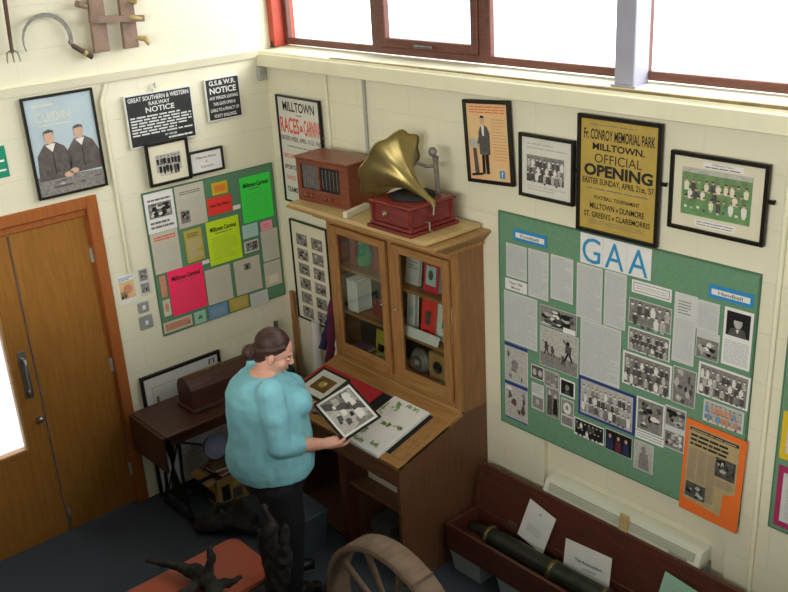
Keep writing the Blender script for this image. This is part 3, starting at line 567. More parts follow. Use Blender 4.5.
def d_tb(s, x0, z0, x1, z1):
    s.rect(x0, z0, x1, z1, 'mount', 1); s.rect(-.07, z1-.038, .11, z1-.012, 'white', 2); s.text('Milltown Team', .02, z1-.02, .09, .008, 'ink', 4); s.lines(-.06, z1-.037, .10, z1-.028, 1, 'midink', .5, 4)
    a, b, c, d = x0+.04, z0+.055, x1-.05, z1-.045; s.rect(a, b, c, d, 'pgreen', 3); s.rect(a, b+.13, c, d, 'pdkgreen', 4); s.rect(a, d-.02, c, d, 'g3', 5)
    s.team(a+.01, b+.03, c-.01, d-.03, 3, 10, 'skin_print', 'mount', 'pdkgreen', 'pgreen', 'pdkgreen', 5, mix=('pgreen', 'g4', 'g1')); s.rect(a+.07, z0+.012, c-.06, z0+.04, 'white', 2); s.lines(a+.08, z0+.015, c-.07, z0+.038, 2, 'midink', .3, 4)
framed('framed_photograph', 'black framed colour photograph of a team on green grass, furthest right', 'R', 3.237, 2.350, .444, .338, 0, d_tb, .018)
for x, z, lb in ((2.515, 2.35, 'between the small team photograph and the tan poster'), (2.985, 2.36, 'between the tan poster and the colour team photograph'), (3.475, 2.37, 'right of the colour team photograph')):
    k = MB(); k.tube([(x, 0, z), (x, -.02, z)], .006, 'black', 8); k.box(x-.012, -.024, z-.008, x+.012, -.018, z+.008, 'black'); tag(k.build('wall_hook'), 'small black hook ' + lb, 'hook', 'small black wall hooks')

# big noticeboard
boardthing('noticeboard', 'very large green noticeboard headed GAA on the right wall', 'R', 2.012, 3.455, .838, 2.06, 'green')
GR = 'sheets and photographs on the large GAA board'
def Rr(name, label, u, z, w_, h_, m, draw=None, cat='sheet', d=.016, a=0): return paper(name, label, 'R', u, z, w_, h_, a, m, draw, cat, d, GR)
tx = lambda n: (lambda s, a, b, c, d: s.lines(a+.008, b+.01, c-.008, d-.01, n, 'softink', .5, wl=.3))
def d_lab(t):
    def d(s, a, b, c, e): s.rect(a+.014, b+.016, c-.014, e-.018, 'white', 1); s.text(t, 0, -.001, (c-a)*.55, .016, 'midink', 3, .02)
    return d
Rr('title_label', 'blue label reading Football at the upper left of the GAA board', 2.226, 1.957, .216, .062, 'lblue', d_lab('Football'), 'label')
Rr('title_label', 'blue label reading Handball at the upper right of the GAA board', 3.331, 1.937, .206, .060, 'lblue', d_lab('Handball'), 'label')
def d_gaa(s, x0, z0, x1, z1):
    for g, cx in (('G', -.132), ('A', .0), ('A', .13)): s.text(g, cx, -.004, .105, .125, 'blueink', 3, 0)
    for x in (-.066, .066): s.rect(x-.0008, z0, x+.0008, z1, 'softink', 1)
Rr('title_banner', 'white banner with large blue letters GAA at the top of the board', 2.740, 1.980, .396, .150, 'white', d_gaa, 'banner')
Rr('typed_sheet', 'short typed sheet at the far left just under the Football label', 2.136, 1.809, .140, .184, 'grey_paper', tx(22))
Rr('typed_sheet', 'tall typed sheet second from the left under the Football label', 2.282, 1.774, .132, .258, 'grey_paper', tx(30))
Rr('typed_sheet', 'typed sheet third from the left, left of the GAA banner column', 2.432, 1.788, .140, .235, 'grey_paper', tx(28))
def d_cap(s, a, b, c, d): s.text('Team 1960', 0, .012, .09, .014, 'midink', 3, .02); s.text('Minors', 0, -.012, .06, .014, 'midink', 3, .02)
Rr('caption_card', 'wide white caption card under the short typed sheet at the far left', 2.132, 1.676, .150, .062, 'white', d_cap, 'card')
Rr('typed_sheet', 'broad typed sheet at the left edge below the caption card', 2.162, 1.490, .228, .290, 'grey_paper', tx(34))
Rr('typed_sheet', 'tall typed sheet directly below the letter G', 2.600, 1.759, .152, .281, 'grey_paper', tx(32))
Rr('typed_sheet', 'tall typed sheet directly below the first letter A', 2.750, 1.761, .125, .280, 'grey_paper', tx(32))
def d_c10(s, a, b, c, d):
    for q in ((a+.01, b+.01, c-.01, b+.013), (a+.01, d-.013, c-.01, d-.01), (a+.01, b+.01, a+.013, d-.01), (c-.013, b+.01, c-.01, d-.01)): s.rect(*q, 'midink', 1)
    s.lines(a+.025, b+.02, c-.025, d-.02, 2, 'softink', .4)
Rr('caption_card', 'wide bordered caption card right of the GAA banner', 2.945, 1.860, .210, .062, 'white', d_c10, 'card')
def photo(rows, n, seed, border=.006, bgm='g2', alt='g4', body='g1'): return lambda s, a, b, c, d: s.team(a+border, b+border, c-border, d-border, rows, n, 'g4', body, bgm, 'g2', alt)
def scn(seed, n=22, border=.006, ms=('g0', 'g1', 'g2', 'g3', 'g4'), bgm='g2'): return lambda s, a, b, c, d: s.scene(a+border, b+border, c-border, d-border, seed, n, ms, bgm)
Rr('team_photo', 'team photograph uppermost of three in the centre column of the board', 2.942, 1.738, .228, .124, 'grey_paper', photo(2, 6, 1, .004), 'photo')
Rr('team_photo', 'team photograph in the middle of three in the centre column', 2.944, 1.596, .226, .116, 'white', photo(3, 9, 2, .006), 'photo')
Rr('team_photo', 'large team photograph lowest of three in the centre column', 2.940, 1.438, .268, .172, 'white', photo(3, 9, 3, .01), 'photo')
Rr('typed_sheet', 'narrow tall typed sheet with a short list, right of the centre photos', 3.123, 1.722, .112, .335, 'grey_paper', lambda s, a, b, c, d: (s.lines(a+.02, d-.1, c-.03, d-.03, 5, 'midink', .3), s.lines(a+.01, b+.02, c-.01, d-.12, 20, 'softink', .4)))
Rr('typed_sheet', 'small typed sheet left of the portrait page', 3.233, 1.814, .107, .139, 'grey_paper', tx(18))
Rr('photo_page', 'small page with text over a group photo, left of the portrait page', 3.241, 1.678, .112, .131, 'grey_paper', lambda s, a, b, c, d: (s.lines(a+.01, d-.03, c-.01, d-.005, 4, 'softink', .4), s.scene(a+.003, b+.003, c-.003, d-.035, 21, 16, ('g0', 'g1', 'g3', 'g4'))), 'photo')
def d_por(s, a, b, c, d):
    s.rect(a+.012, d-.125, c-.012, d-.014, 'g0', 1); s.poly([(a+.02, d-.124), (c-.02, d-.124), (.03, d-.09), (0, d-.083), (-.03, d-.09)], 'g1', 2); s.oval(0, d-.058, .020, .029, 'g3', 4, 14); s.poly([(-.022, d-.05), (.022, d-.05), (.016, d-.026), (-.014, d-.024)], 'g0', 5); s.poly([(-.008, d-.09), (.008, d-.09), (0, d-.11)], 'g4', 5)
    s.lines(a+.01, b+.012, c-.01, d-.145, 14, 'softink', .45)
Rr('portrait_page', 'page with a dark portrait above text, under the Handball label', 3.376, 1.752, .133, .266, 'white', d_por, 'photo')
Rr('action_photo', 'tall grey photograph of one player, below the narrow tall sheet', 3.140, 1.441, .120, .185, 'grey_paper', scn(31, 18, .004, ('g1', 'g2', 'g2', 'g3', 'g0')), 'photo')
Rr('team_photo', 'broad team photograph under the portrait page at the right edge', 3.329, 1.514, .247, .160, 'white', photo(3, 9, 5, .010), 'photo', a=-1)
Rr('team_photo', 'small faded colour team photograph just above the orange newspaper', 3.341, 1.367, .196, .108, 'grey_paper', lambda s, a, b, c, d: s.team(a+.008, b+.016, c-.008, d-.006, 2, 8, 'g3', 'rust', 'g3', 'g2', 'g3', mix=('g3', 'cblue')), 'photo')
Rr('group_photo', 'large group photograph left of the orange newspaper, above two caption strips', 2.971, 1.223, .155, .178, 'white', scn(41, 24, .008, ('g0', 'g1', 'g1', 'g3', 'g4')), 'photo')
Rr('caption_strip', 'white caption strips under the large group photograph', 2.972, 1.108, .157, .040, 'white', lambda s, a, b, c, d: s.lines(a+.005, b+.008, c-.005, d-.004, 2, 'midink', .25, wl=.6), 'label')
Rr('photo_page', 'page with two dark photographs, one above the other, beside the orange newspaper', 3.106, 1.212, .110, .222, 'grey_paper', lambda s, a, b, c, d: (s.scene(a+.005, .01, c-.004, d-.008, 51, 16, ('g0', 'g1', 'g3')), s.scene(a+.005, b+.006, c-.004, -.02, 52, 16, ('g0', 'g1', 'g3', 'g4'))), 'photo')
Rr('typed_sheet', 'broad tall typed sheet above the blue bordered photograph', 2.672, 1.463, .240, .308, 'grey_paper', tx(36))
Rr('team_photo', 'large blue bordered team photograph low on the board', 2.719, 1.197, .340, .216, 'navy', lambda s, a, b, c, d: (s.rect(a+.014, b+.014, c-.014, d-.014, 'g3', 1), s.team(a+.02, b+.026, c-.02, d-.022, 3, 11, 'g4', 'g1', 'g3', 'g2', 'g4', 2)), 'photo', .018)
Rr('team_photo', 'dark line-up photograph under the left of the blue bordered one', 2.617, 1.009, .186, .100, 'white', lambda s, a, b, c, d: s.team(a+.006, b+.012, c-.004, d-.006, 2, 7, 'g3', 'g0', 'g0', None, 'g4', mix=('g0', 'g1')), 'photo')
def d_3(s, a, b, c, d):
    s.rect(a+.003, b+.003, c-.003, d-.003, 'g0', 1)
    for i, x in enumerate((-.05, .0, .045)): s.poly([(x-.02, b+.01), (x+.02, b+.01), (x+.015, .012), (x-.015, .012)], 'pmaroon' if i == 1 else 'navycloth', 3); s.oval(x, .026, .008, .011, 'skin_print', 4)
Rr('colour_photo', 'dark colour photograph of three people low on the board', 2.799, 1.010, .160, .118, 'grey_paper', d_3, 'photo')
Rr('portrait_photo', 'pale grey portrait photograph hanging at the bottom edge under the caption strips', 2.945, .995, .110, .158, 'grey_paper', lambda s, a, b, c, d: (s.rect(a+.004, b+.004, c-.004, d-.004, 'g3', 1), s.poly([(-.03, b+.01), (.035, b+.01), (.025, .02), (-.02, .02)], 'g2', 3), s.oval(0, .04, .014, .02, 'g2', 4)), 'photo')
Rr('action_photo', 'crowd photograph with a white caption tab, below the third typed sheet', 2.413, 1.568, .236, .110, 'grey_paper', lambda s, a, b, c, d: (s.scene(a+.003, b+.003, c-.003, d-.003, 61, 34, ('g0', 'g1', 'g3', 'g4')), s.rect(.04, b, c, b+.028, 'white', 14)), 'photo', .018)
def d_act(s, a, b, c, d):
    s.rect(a+.004, b+.004, c-.004, d-.004, 'g3', 1); s.rect(a+.004, b+.004, c-.004, b+.08, 'g2', 2)
    for x, z, q in ((-.08, .0, 1), (-.04, -.01, .8), (.06, .02, 1.5), (.03, -.04, .7)): s.oval(x, z+.026*q, .007*q, .009*q, 'g0', 4); s.poly([(x-.012*q, z-.01*q), (x+.012*q, z-.012*q), (x+.016*q, z+.018*q), (x-.01*q, z+.018*q)], 'g1', 4); s.line((x, z-.01*q), (x-.014*q, z-.04*q), .007*q, 'g0', 4); s.line((x+.005*q, z-.01*q), (x+.02*q, z-.038*q), .007*q, 'g0', 4); s.line((x, z+.015*q), (x-.02*q, z+.035*q), .006*q, 'g1', 5)
Rr('action_photo', 'large grey photograph of players leaping, left part of the board', 2.418, 1.392, .248, .222, 'grey_paper', d_act, 'photo')
nb = lambda seed: (lambda s, a, b, c, d: (s.rect(a, d-.02, c, d, 'navy', 1), s.scene(a+.006, b+.006, c-.006, d-.022, seed, 14, ('g2', 'g3', 'g3', 'g1'), 'g3', 2)))
Rr('drawing_page', 'pale picture page with a blue top edge, left edge of the board', 2.130, 1.226, .163, .225, 'grey_paper', nb(71), 'photo')
Rr('drawing_page', 'pale picture page with dark figures, hanging off the lower left corner', 2.128, .995, .161, .226, 'grey_paper', lambda s, a, b, c, d: (s.rect(a, d-.02, c, d, 'navy', 1), s.rect(a, b, c, b+.008, 'navy', 1), s.scene(a+.006, b+.012, c-.006, d-.022, 72, 14, ('g1', 'g2', 'g3', 'g4', 'oldbrown'), 'g3', 2)), 'photo')
Rr('snapshot', 'small photo of two faces at the left of the lower photo cluster', 2.277, 1.226, .084, .079, 'white', lambda s, a, b, c, d: (s.rect(a+.004, b+.004, c-.004, d-.004, 'g1', 1), s.oval(-.018, .0, .013, .02, 'g3', 3), s.oval(.02, .0, .013, .02, 'g3', 3)), 'photo')
Rr('snapshot', 'small pale photo between the two faces and the dark portrait', 2.373, 1.218, .098, .093, 'grey_paper', scn(82, 12, .004, ('g2', 'g3', 'g3')), 'photo')
Rr('snapshot', 'tiny dark portrait with a white border in the lower photo cluster', 2.476, 1.202, .097, .095, 'white', lambda s, a, b, c, d: (s.rect(a+.008, b+.008, c-.008, d-.008, 'g0', 1), s.oval(0, .004, .013, .018, 'g2', 3), s.poly([(-.026, b+.01), (.026, b+.01), (.01, -.016), (-.01, -.016)], 'g1', 3)), 'photo')
Rr('snapshot', 'tall photo of a standing pair in the lower photo cluster', 2.381, 1.084, .090, .168, 'grey_paper', lambda s, a, b, c, d: (s.rect(a+.003, b+.003, c-.003, d-.003, 'g2', 1), s.poly([(-.035, b+.01), (-.002, b+.01), (-.006, .04), (-.03, .04)], 'g1', 3), s.poly([(.002, b+.02), (.036, b+.02), (.03, .03), (.008, .03)], 'g0', 3), s.oval(-.018, .055, .01, .014, 'g3', 4), s.oval(.02, .045, .01, .014, 'g3', 4)), 'photo')
Rr('photo_page', 'page of text over a small portrait, left of the standing pair', 2.280, 1.083, .085, .155, 'grey_paper', lambda s, a, b, c, d: (s.lines(a+.006, .02, c-.006, d-.008, 6, 'midink', .25), s.rect(a+.006, b+.008, c-.006, 0, 'g2', 1), s.oval(.0, -.03, .012, .018, 'g3', 3)), 'photo')
Rr('snapshot', 'pale oval portrait page at the bottom right of the photo cluster', 2.478, 1.058, .083, .160, 'grey_paper', lambda s, a, b, c, d: (s.rect(a+.004, -.01, c-.004, d-.006, 'g2', 1), s.oval(0, .03, .026, .034, 'g4', 3, 16), s.oval(0, .034, .01, .014, 'g2', 5), s.rect(a+.006, b+.01, c-.006, -.02, 'g2', 1)), 'photo')
def d_news(s, x0, z0, x1, z1):
    a, b, c, d = x0+.018, z0+.07, x1-.03, z1-.028
    s.poly([(a, b), (c-.06, b-.02), (c-.055, b+.10), (c, b+.12), (c, d), (a, d)], 'mount2', 1); s.rect(a+.005, d-.022, c-.005, d-.006, 'g0', 3); s.lines(a+.015, d-.02, c-.015, d-.009, 1, 'mount2', .5, 5, .3)
    s.lines(a+.012, d-.10, c-.05, d-.032, 3, 'ink', .5, 3, .22); s.scene(a+.145, d-.205, c-.008, d-.105, 91, 22, ('g0', 'g1', 'g0', 'g3'), 'g1', 3); s.scene(a+.008, b+.015, a+.11, b+.095, 92, 16, ('g0', 'g1', 'g3'), 'g1', 3)
    for i, (xa, zt, zb) in enumerate(((a+.008, d-.11, b+.105), (a+.058, d-.11, b+.105), (a+.106, d-.11, b+.02), (a+.154, d-.215, b+.13), (a+.2, d-.215, b+.13))): s.lines(xa, zb, xa+.043, zt, int((zt-zb)/.0075), 'midink', .35, 2, .5)

Rr('newspaper_cutting', 'old newspaper page on bright orange card hanging off the lower right corner', 3.313, 1.054, .300, .485, 'orange', d_news, 'newspaper', .024, a=-1.5)
# next board, cut by the frame of the photograph
boardthing('noticeboard', 'green noticeboard at the far right edge with brightly bordered sheets', 'R', 3.592, 4.9, .915, 2.06, 'green')
G3 = 'coloured sheets on the board at the right edge'
def bord(m): return lambda s, a, b, c, d: (s.rect(a+.025, b+.03, c-.025, d-.03, 'grey_paper', 1), s.lines(a+.045, b+.05, c-.045, d-.05, 16, 'softink', .4, 3))
paper('bordered_sheet', 'orange-red bordered sheet at the right edge, uppermost', 'R', 3.80, 1.66, .34, .29, 0, 'fred', bord(0), 'sheet', .016, G3)
paper('bordered_sheet', 'yellow bordered sheet at the right edge between the red and magenta ones', 'R', 3.79, 1.385, .36, .225, 0, 'ylw', bord(0), 'sheet', .016, G3)
paper('bordered_sheet', 'magenta bordered sheet at the right edge, lowest', 'R', 3.80, 1.09, .37, .30, 0, 'mag', bord(0), 'sheet', .016, G3)
# picture of twelve old photographs beside the cabinet
def d_12(s, x0, z0, x1, z1):
    s.rect(x0, z0, x1, z1, 'mount', 1)
    for r in range(6):
        for c in range(2):
            xa = x0+.045+c*.165; zb = z1-.055-(r+1)*.104; s.scene(xa, zb, xa+.12, zb+.08, 100+r*2+c, 12, ('g0', 'g1', 'g2', 'g3', 'sepia'), 'g2', 2)
framed('framed_photographs', 'tall picture with two columns of small old photographs beside the cabinet', 'R', .335, 1.30, .40, .71, 0, d_12, .010, cat='picture')

# ================================================================== GLAZED BOOKCASE ON A SLOPING DESK
X0, X1, YF, YD = .78, 1.89, -.20, -.69
SL = math.atan2(.135, .49)
DESK = Matrix.Translation((0, -.20, .92)) @ Matrix.Rotation(SL, 4, 'X')      # local y=0 at the hinge line, negative towards the reader
bk = empty('bookcase_desk', (X0, 0, 0), 'tall glazed oak bookcase standing on a sloping oak reading desk', 'bookcase')
def cb(name, fn, parent=bk):
    k = MB(); fn(k); k.T = Matrix()
    o = k.build(name); o.parent = parent
    off = Vector((-X0, 0, 0)) if parent is bk else Vector((0, 0, 0))
    o.location = off; return o
G = .004
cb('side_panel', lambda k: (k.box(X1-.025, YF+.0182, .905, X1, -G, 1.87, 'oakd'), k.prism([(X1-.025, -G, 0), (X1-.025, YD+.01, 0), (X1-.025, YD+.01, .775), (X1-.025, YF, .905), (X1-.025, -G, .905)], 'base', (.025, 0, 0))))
cb('side_panel', lambda k: (k.box(X0, YF+.0182, .905, X0+.025, -G, 1.87, 'oak'), k.prism([(X0, -G, 0), (X0, YD+.01, 0), (X0, YD+.01, .775), (X0, YF, .905), (X0, -G, .905)], 'base', (.025, 0, 0))))
cb('back_panel', lambda k: k.box(X0+.025, -.016, .05, X1-.025, -G, 1.87, 'black_void'))
cb('cornice', lambda k: (k.box(X0-.018, -.285, 1.852, X1+.010, -G, 1.872, 'oakx'),
   k.hexa([(X0-.018, -.285, 1.872), (X1+.010, -.285, 1.872), (X1+.010, -G, 1.872), (X0-.018, -G, 1.872)], [(X0-.075, -.405, 1.925), (X1+.055, -.405, 1.925), (X1+.055, -G, 1.925), (X0-.075, -G, 1.925)], 'oakx'),
   k.box(X0-.085, -.42, 1.925, X1+.062, -G, 1.942, 'oakt', .003)))
cb('face_frame', lambda k: (k.box(X0, YF-.004, .915, X0+.05, YF+.018, 1.85, 'oak', .002), k.box(X1-.05, YF-.004, .915, X1, YF+.018, 1.85, 'oak', .002), k.box(X0+.05, YF-.004, 1.80, X1-.05, YF+.018, 1.85, 'oakx', .002), k.box(X0+.05, YF-.004, .915, X1-.05, YF+.018, .97, 'oakx', .002), k.box(1.335, YF-.004, .97, 1.385, YF+.018, 1.80, 'oak', .002)))
for zz in (1.24, 1.53): cb('shelf', lambda k: k.box(X0+.03, -.175, zz-.018, X1-.03, -.018, zz, 'oakx'))
cb('shelf', lambda k: k.box(X0+.03, -.175, .955, X1-.03, -.018, .97, 'oakx'))
for (a, b, kx) in ((.83, 1.335, 1.30), (1.385, 1.84, 1.42)):
    do = cb('door', lambda k: (k.box(a, YF-.026, .97, a+.068, YF-.004, 1.80, 'oak', .003), k.box(b-.05, YF-.026, .97, b, YF-.004, 1.80, 'oak', .003), k.box(a+.068, YF-.026, .97, b-.05, YF-.004, 1.045, 'oakx', .003), k.box(a+.068, YF-.026, 1.755, b-.05, YF-.004, 1.80, 'oakx', .003)))
    cb('glass_pane', lambda k: k.box(a+.068, YF-.016, 1.045, b-.05, YF-.013, 1.755, 'cabglass'), do)
    cb('knob', lambda k: k.ell((kx, YF-.036, 1.415), (.010, .012, .010), 'chrome', None, 10, 8), do)
# desk top in the slope's own frame
Ld = .51
def top_(k):
    k.T = DESK; k.box(X0-.004, -Ld, -.028, X1+.004, -.105, -.012, 'oakx')
    k.box(X0-.004, -.108, -.028, X1+.004, 0, 0, 'oakx', .003); k.box(X0-.004, -Ld, -.028, X1+.004, -Ld+.055, 0, 'oakx', .003)
    k.box(1.775, -Ld+.055, -.028, X1+.004, -.108, 0, 'desk_y', .002); k.box(X0-.004, -Ld+.055, -.028, X0+.03, -.108, 0, 'desk_y', .002)

cb('desk_top', top_)
def lip(k): k.T = DESK; k.box(X0, -.022, 0, X1, 0, .010, 'oakt', .003)
cb('hinge_rail', lip)
def felt(k): k.T = DESK; k.box(X0+.03, -Ld+.055, -.012, 1.775, -.108, -.006, 'rubber')
cb('felt_inlay', felt)
cb('apron', lambda k: k.box(X0+.025, YD+.015, .64, X1-.025, YD+.035, .765, 'basex', .002))
cb('post', lambda k: k.box(1.335, YD+.02, 0, 1.40, YD+.10, .64, 'mahog', .004))
cb('bottom_shelf', lambda k: k.box(1.40, YD+.05, .44, X1-.025, -.02, .46, 'basex'))
cb('partition', lambda k: k.box(1.36, YD+.10, 0, 1.38, -.02, .70, 'base'))
cb('floor_shelf', lambda k: k.box(X0+.025, YD+.05, .03, X1-.025, -.02, .05, 'basex'))

# ---- things behind the glass
def book(name, label, cx, zb, w_, h_, dep, m, a=0, lean=0, cat='book', y=-.10, panel=None, pages='white', group='books and boxes in the glazed bookcase'):
    t = empty(name, (cx, y, zb), label, cat, (math.radians(lean), 0, math.radians(a)), group)
    k = MB(); k.box(-w_/2, -dep/2, 0, w_/2, -dep/2+.003, h_, m, .001); k.box(-w_/2, dep/2-.003, 0, w_/2, dep/2, h_, m, .001); k.box(-w_/2, -dep/2+.003, 0, -w_/2+.003, dep/2-.003, h_, m); k.build('cover', t)
    k = MB(); k.box(-w_/2+.003, -dep/2+.003, .003, w_/2-.004, dep/2-.003, h_-.003, pages); k.build('pages', t)
    if panel:
        s = Sheet(-dep/2); panel(s, -w_/2, 0, w_/2, h_); s.build('cover_print', t)
    return t
GS = 'books and boxes in the glazed bookcase'
book('book', 'grey-white book at the left of the right-hand top shelf', 1.425, 1.532, .115, .17, .02, 'grey_paper', 0, -8, panel=lambda s, a, b, c, d: s.lines(a+.02, d-.08, c-.02, d-.03, 3, 'midink', .3))
book('box', 'pink-red and white box on the right-hand top shelf', 1.60, 1.532, .12, .165, .06, 'magred', 0, -6, 'box', panel=lambda s, a, b, c, d: (s.rect(a+.02, b+.04, c-.02, d-.015, 'pblue', 1), s.oval(0, .10, .02, .03, 'g1', 3)), pages='white')
book('book', 'tall white book leaning on the right-hand middle shelf', 1.40, 1.242, .07, .225, .03, 'white', 0, -5, panel=lambda s, a, b, c, d: s.rect(a+.02, .08, c-.02, .15, 'pblue', 1))
book('book', 'red book facing out on the right-hand middle shelf', 1.535, 1.242, .115, .215, .02, 'fred', 0, -8, panel=lambda s, a, b, c, d: (s.rect(-.025, .07, .02, .15, 'g1', 1), s.lines(a+.02, .02, c-.02, .04, 1, 'g0', .3)))
book('book', 'white book with a green emblem facing out on the right-hand middle shelf', 1.665, 1.242, .115, .22, .02, 'white', 0, -8, panel=lambda s, a, b, c, d: (s.poly([(-.02, .08), (.02, .07), (.025, .14), (-.015, .15)], 'greencl', 1), s.oval(0, .11, .010, .014, 'white', 3)))
k = MB(); k.hexa([(-.16, -.001, 0), (.16, -.001, 0), (.16, .001, 0), (-.16, .001, 0)], [(-.16, .024, .05), (.16, .024, .05), (.16, .026, .05), (-.16, .026, .05)], 'white'); s_ = Sheet(-.008); s_.text('Milltown', 0, .03, .14, .016, 'midink', 2, .02)
o = tag(k.build('shelf_label', loc=(1.53, -.178, 1.242)), 'long white card label lying along the right-hand middle shelf', 'label')
k = MB(); k.lathe([(0, .012), (.02, .014), (.024, .03), (.07, .02), (.08, .004), (.082, -.01), (0, -.01)], 'chromeold', (0, 0, 0), (0, -1, 0), 26); k.lathe([(.045, .03), (.055, .034), (.062, .026)], 'g2', (0, 0, 0), (0, -1, 0), 26)
tag(k.build('round_dish', loc=(1.455, -.095, 1.054)), 'round dull metal dish at the left of the right-hand lower shelf', 'dish')
t = empty('speaker_box', (1.635, -.09, .972), 'small brown box with a dark oval opening on the lower right shelf', 'box')
k = MB(); k.box(-.075, -.04, 0, .075, .04, .19, 'cardbd', .004); k.build('casing', t); k = MB(); k.lathe([(0, .0), (.03, .002), (.036, .006), (.038, 0)], 'g0', (0, -.041, .11), (0, -1, 0), 20); k.build('opening', t)
k = MB(); k.box(-.07, -.03, 0, .07, .03, .004, 'white'); k.box(-.066, -.028, .004, .07, .03, .008, 'grey_paper'); tag(k.build('papers', loc=(1.64, -.158, .972)), 'white papers lying in front of the small brown box on the lower shelf', 'papers')
k = MB(); k.tube([(0, 0, 0), (.01, 0, .05), (-.012, .005, .10), (.005, 0, .15)], [.045, .05, .035, .02], 'greencl', 12); k.tube([(-.03, 0, .0), (.03, .0, .02)], .03, 'greencl'); tag(k.build('green_cloth', loc=(1.0, -.10, 1.56)), 'crumpled green cloth on the left-hand top shelf', 'cloth')
book('box', 'dull red box standing left of the green cloth', .90, 1.532, .12, .17, .04, 'fadedred', 0, -4, 'box')

book('box', 'dull red box standing right of the green cloth', 1.13, 1.532, .09, .18, .03, 'fadedred', 0, -4, 'box')
for i in range(4): book('book', 'slim white book, %s of four on the left-hand middle shelf' % ('first from the left', 'second from the left', 'third from the left', 'fourth from the left')[i], .885+i*.026, 1.242, .022, .205-.008*(i % 2), .11, 'white', 0, 0, y=-.10)
book('box', 'pinkish red packet leaning low behind the left glass door', 1.115, 1.242, .12, .10, .02, 'fadedred', 0, -10, 'packet')
book('book', 'yellow booklet standing on the left-hand lower shelf', 1.10, .972, .10, .17, .01, 'mustard', 0, -6, panel=lambda s, a, b, c, d: s.rect(a+.02, .03, c-.02, .08, 'black', 1))
k = MB(); k.box(-.08, -.05, 0, .08, .05, .008, 'white'); k.box(-.06, -.05, .008, .07, .04, .02, 'plumpaper', .003); tag(k.build('papers', loc=(.92, -.11, .972)), 'white and lilac papers at the bottom left behind the glass', 'papers')

# ---- things on top of the bookcase
k = MB(); k.box(0, 0, 0, 1.155, .40, .024, 'board', .002); tag(k.build('loose_board', loc=(.745, -.432, 1.948)), 'long pale pine board lying on top of the bookcase', 'board')
ZB = 1.973
t = empty('valve_radio', (.745, -.358, ZB), 'old brown wooden valve radio on top of the bookcase', 'radio', (0, 0, math.radians(5)))
k = MB(); W_, D_, H_ = .435, .215, .262
k.box(0, .012, 0, W_, D_, .012, 'radio', .002); k.box(-.008, -.006, H_-.014, W_+.008, D_+.004, H_, 'radio', .004); k.box(0, .012, .012, .012, D_, H_-.014, 'radio'); k.box(W_-.012, .012, .012, W_, D_, H_-.014, 'radio'); k.box(.012, D_-.008, .012, W_-.012, D_, H_-.014, 'radio')
k.box(0, 0, 0, .035, .014, H_-.014, 'radio', .003); k.box(W_-.075, 0, 0, W_, .014, H_-.014, 'radio', .003); k.box(.035, 0, H_-.045, W_-.075, .014, H_-.014, 'radio', .003); k.box(.035, 0, 0, W_-.075, .014, .075, 'radio', .003); k.build('cabinet', t)
k = MB(); k.box(.035, .016, .075, .185, .02, H_-.045, 'g1'); 
for i in range(9): k.box(.045+i*.015, .011, .078, .049+i*.015, .016, H_-.048, 'g2')
k.build('speaker_grille', t)
k = MB(); k.box(.195, .012, .075, W_-.075, .018, H_-.045, 'g0', .001)
for i in range(5): k.box(.21+i*.03, .010, .09, .213+i*.03, .012, H_-.06, 'g2')
k.build('tuning_dial', t)
k = MB(); k.box(.185, .002, .075, .195, .014, H_-.045, 'radio'); k.build('centre_bar', t)
for x in (.08, .125, .24, .285): 
    k = MB(); k.lathe([(0, .014), (.013, .014), (.015, .010), (.016, 0)], 'radio', (x, -.0, .04), (0, -1, 0), 16); k.build('knob', t)
k = MB(); k.box(-.015, .0, 0, .015, .21, .032, 'mount', .002); o = k.build('slim_box', loc=(1.262, -.425, ZB)); o.rotation_euler = (0, 0, math.radians(14)); tag(o, 'slim cream box lying between the radio and the gramophone', 'box')
k = bpy.data.objects['slim_box']

gx, gy = 1.468, -.445
t = empty('gramophone', (gx, gy, ZB), 'old gramophone with a large brass flower horn and red wooden case', 'gramophone')
k = MB(); k.box(0, 0, 0, .345, .35, .018, 'gred', .004); k.box(.012, .012, .018, .333, .338, .036, 'gred', .006); k.build('plinth', t)
k = MB(); k.box(.03, .03, .036, .315, .32, .135, 'gred', .003)
for x, y in ((.028, .028), (.317, .028), (.317, .322), (.028, .322)): k.tube([(x, y, .036), (x, y, .135)], .012, 'gred', 10)
k.build('case', t)
k = MB(); k.box(.012, .012, .135, .335, .338, .152, 'gred', .005); k.build('lid', t)
k = MB(); k.lathe([(0, .012), (.02, .013), (.115, .012), (.118, .0)], 'rubber', (.165, .19, .154), (0, 0, 1), 36); k.build('turntable', t)
k = MB(); k.lathe([(.004, .016), (.036, .0165), (.037, .0135)], 'burg', (.165, .19, .154), (0, 0, 1), 24); k.build('record_label', t)
k = MB(); k.lathe([(0, .004), (.018, .004), (.02, 0)], 'brass', (.12, .028, .085), (0, -1, 0), 16); k.lathe([(0, .008), (.006, .007)], 'white', (.12, .028, .085), (0, -1, 0), 10); k.build('key_plate', t)
k = MB(); k.tube([(.317, .12, .06), (.36, .12, .06), (.36, .12, .02), (.38, .12, .02)], .005, 'chrome'); k.build('crank', t)
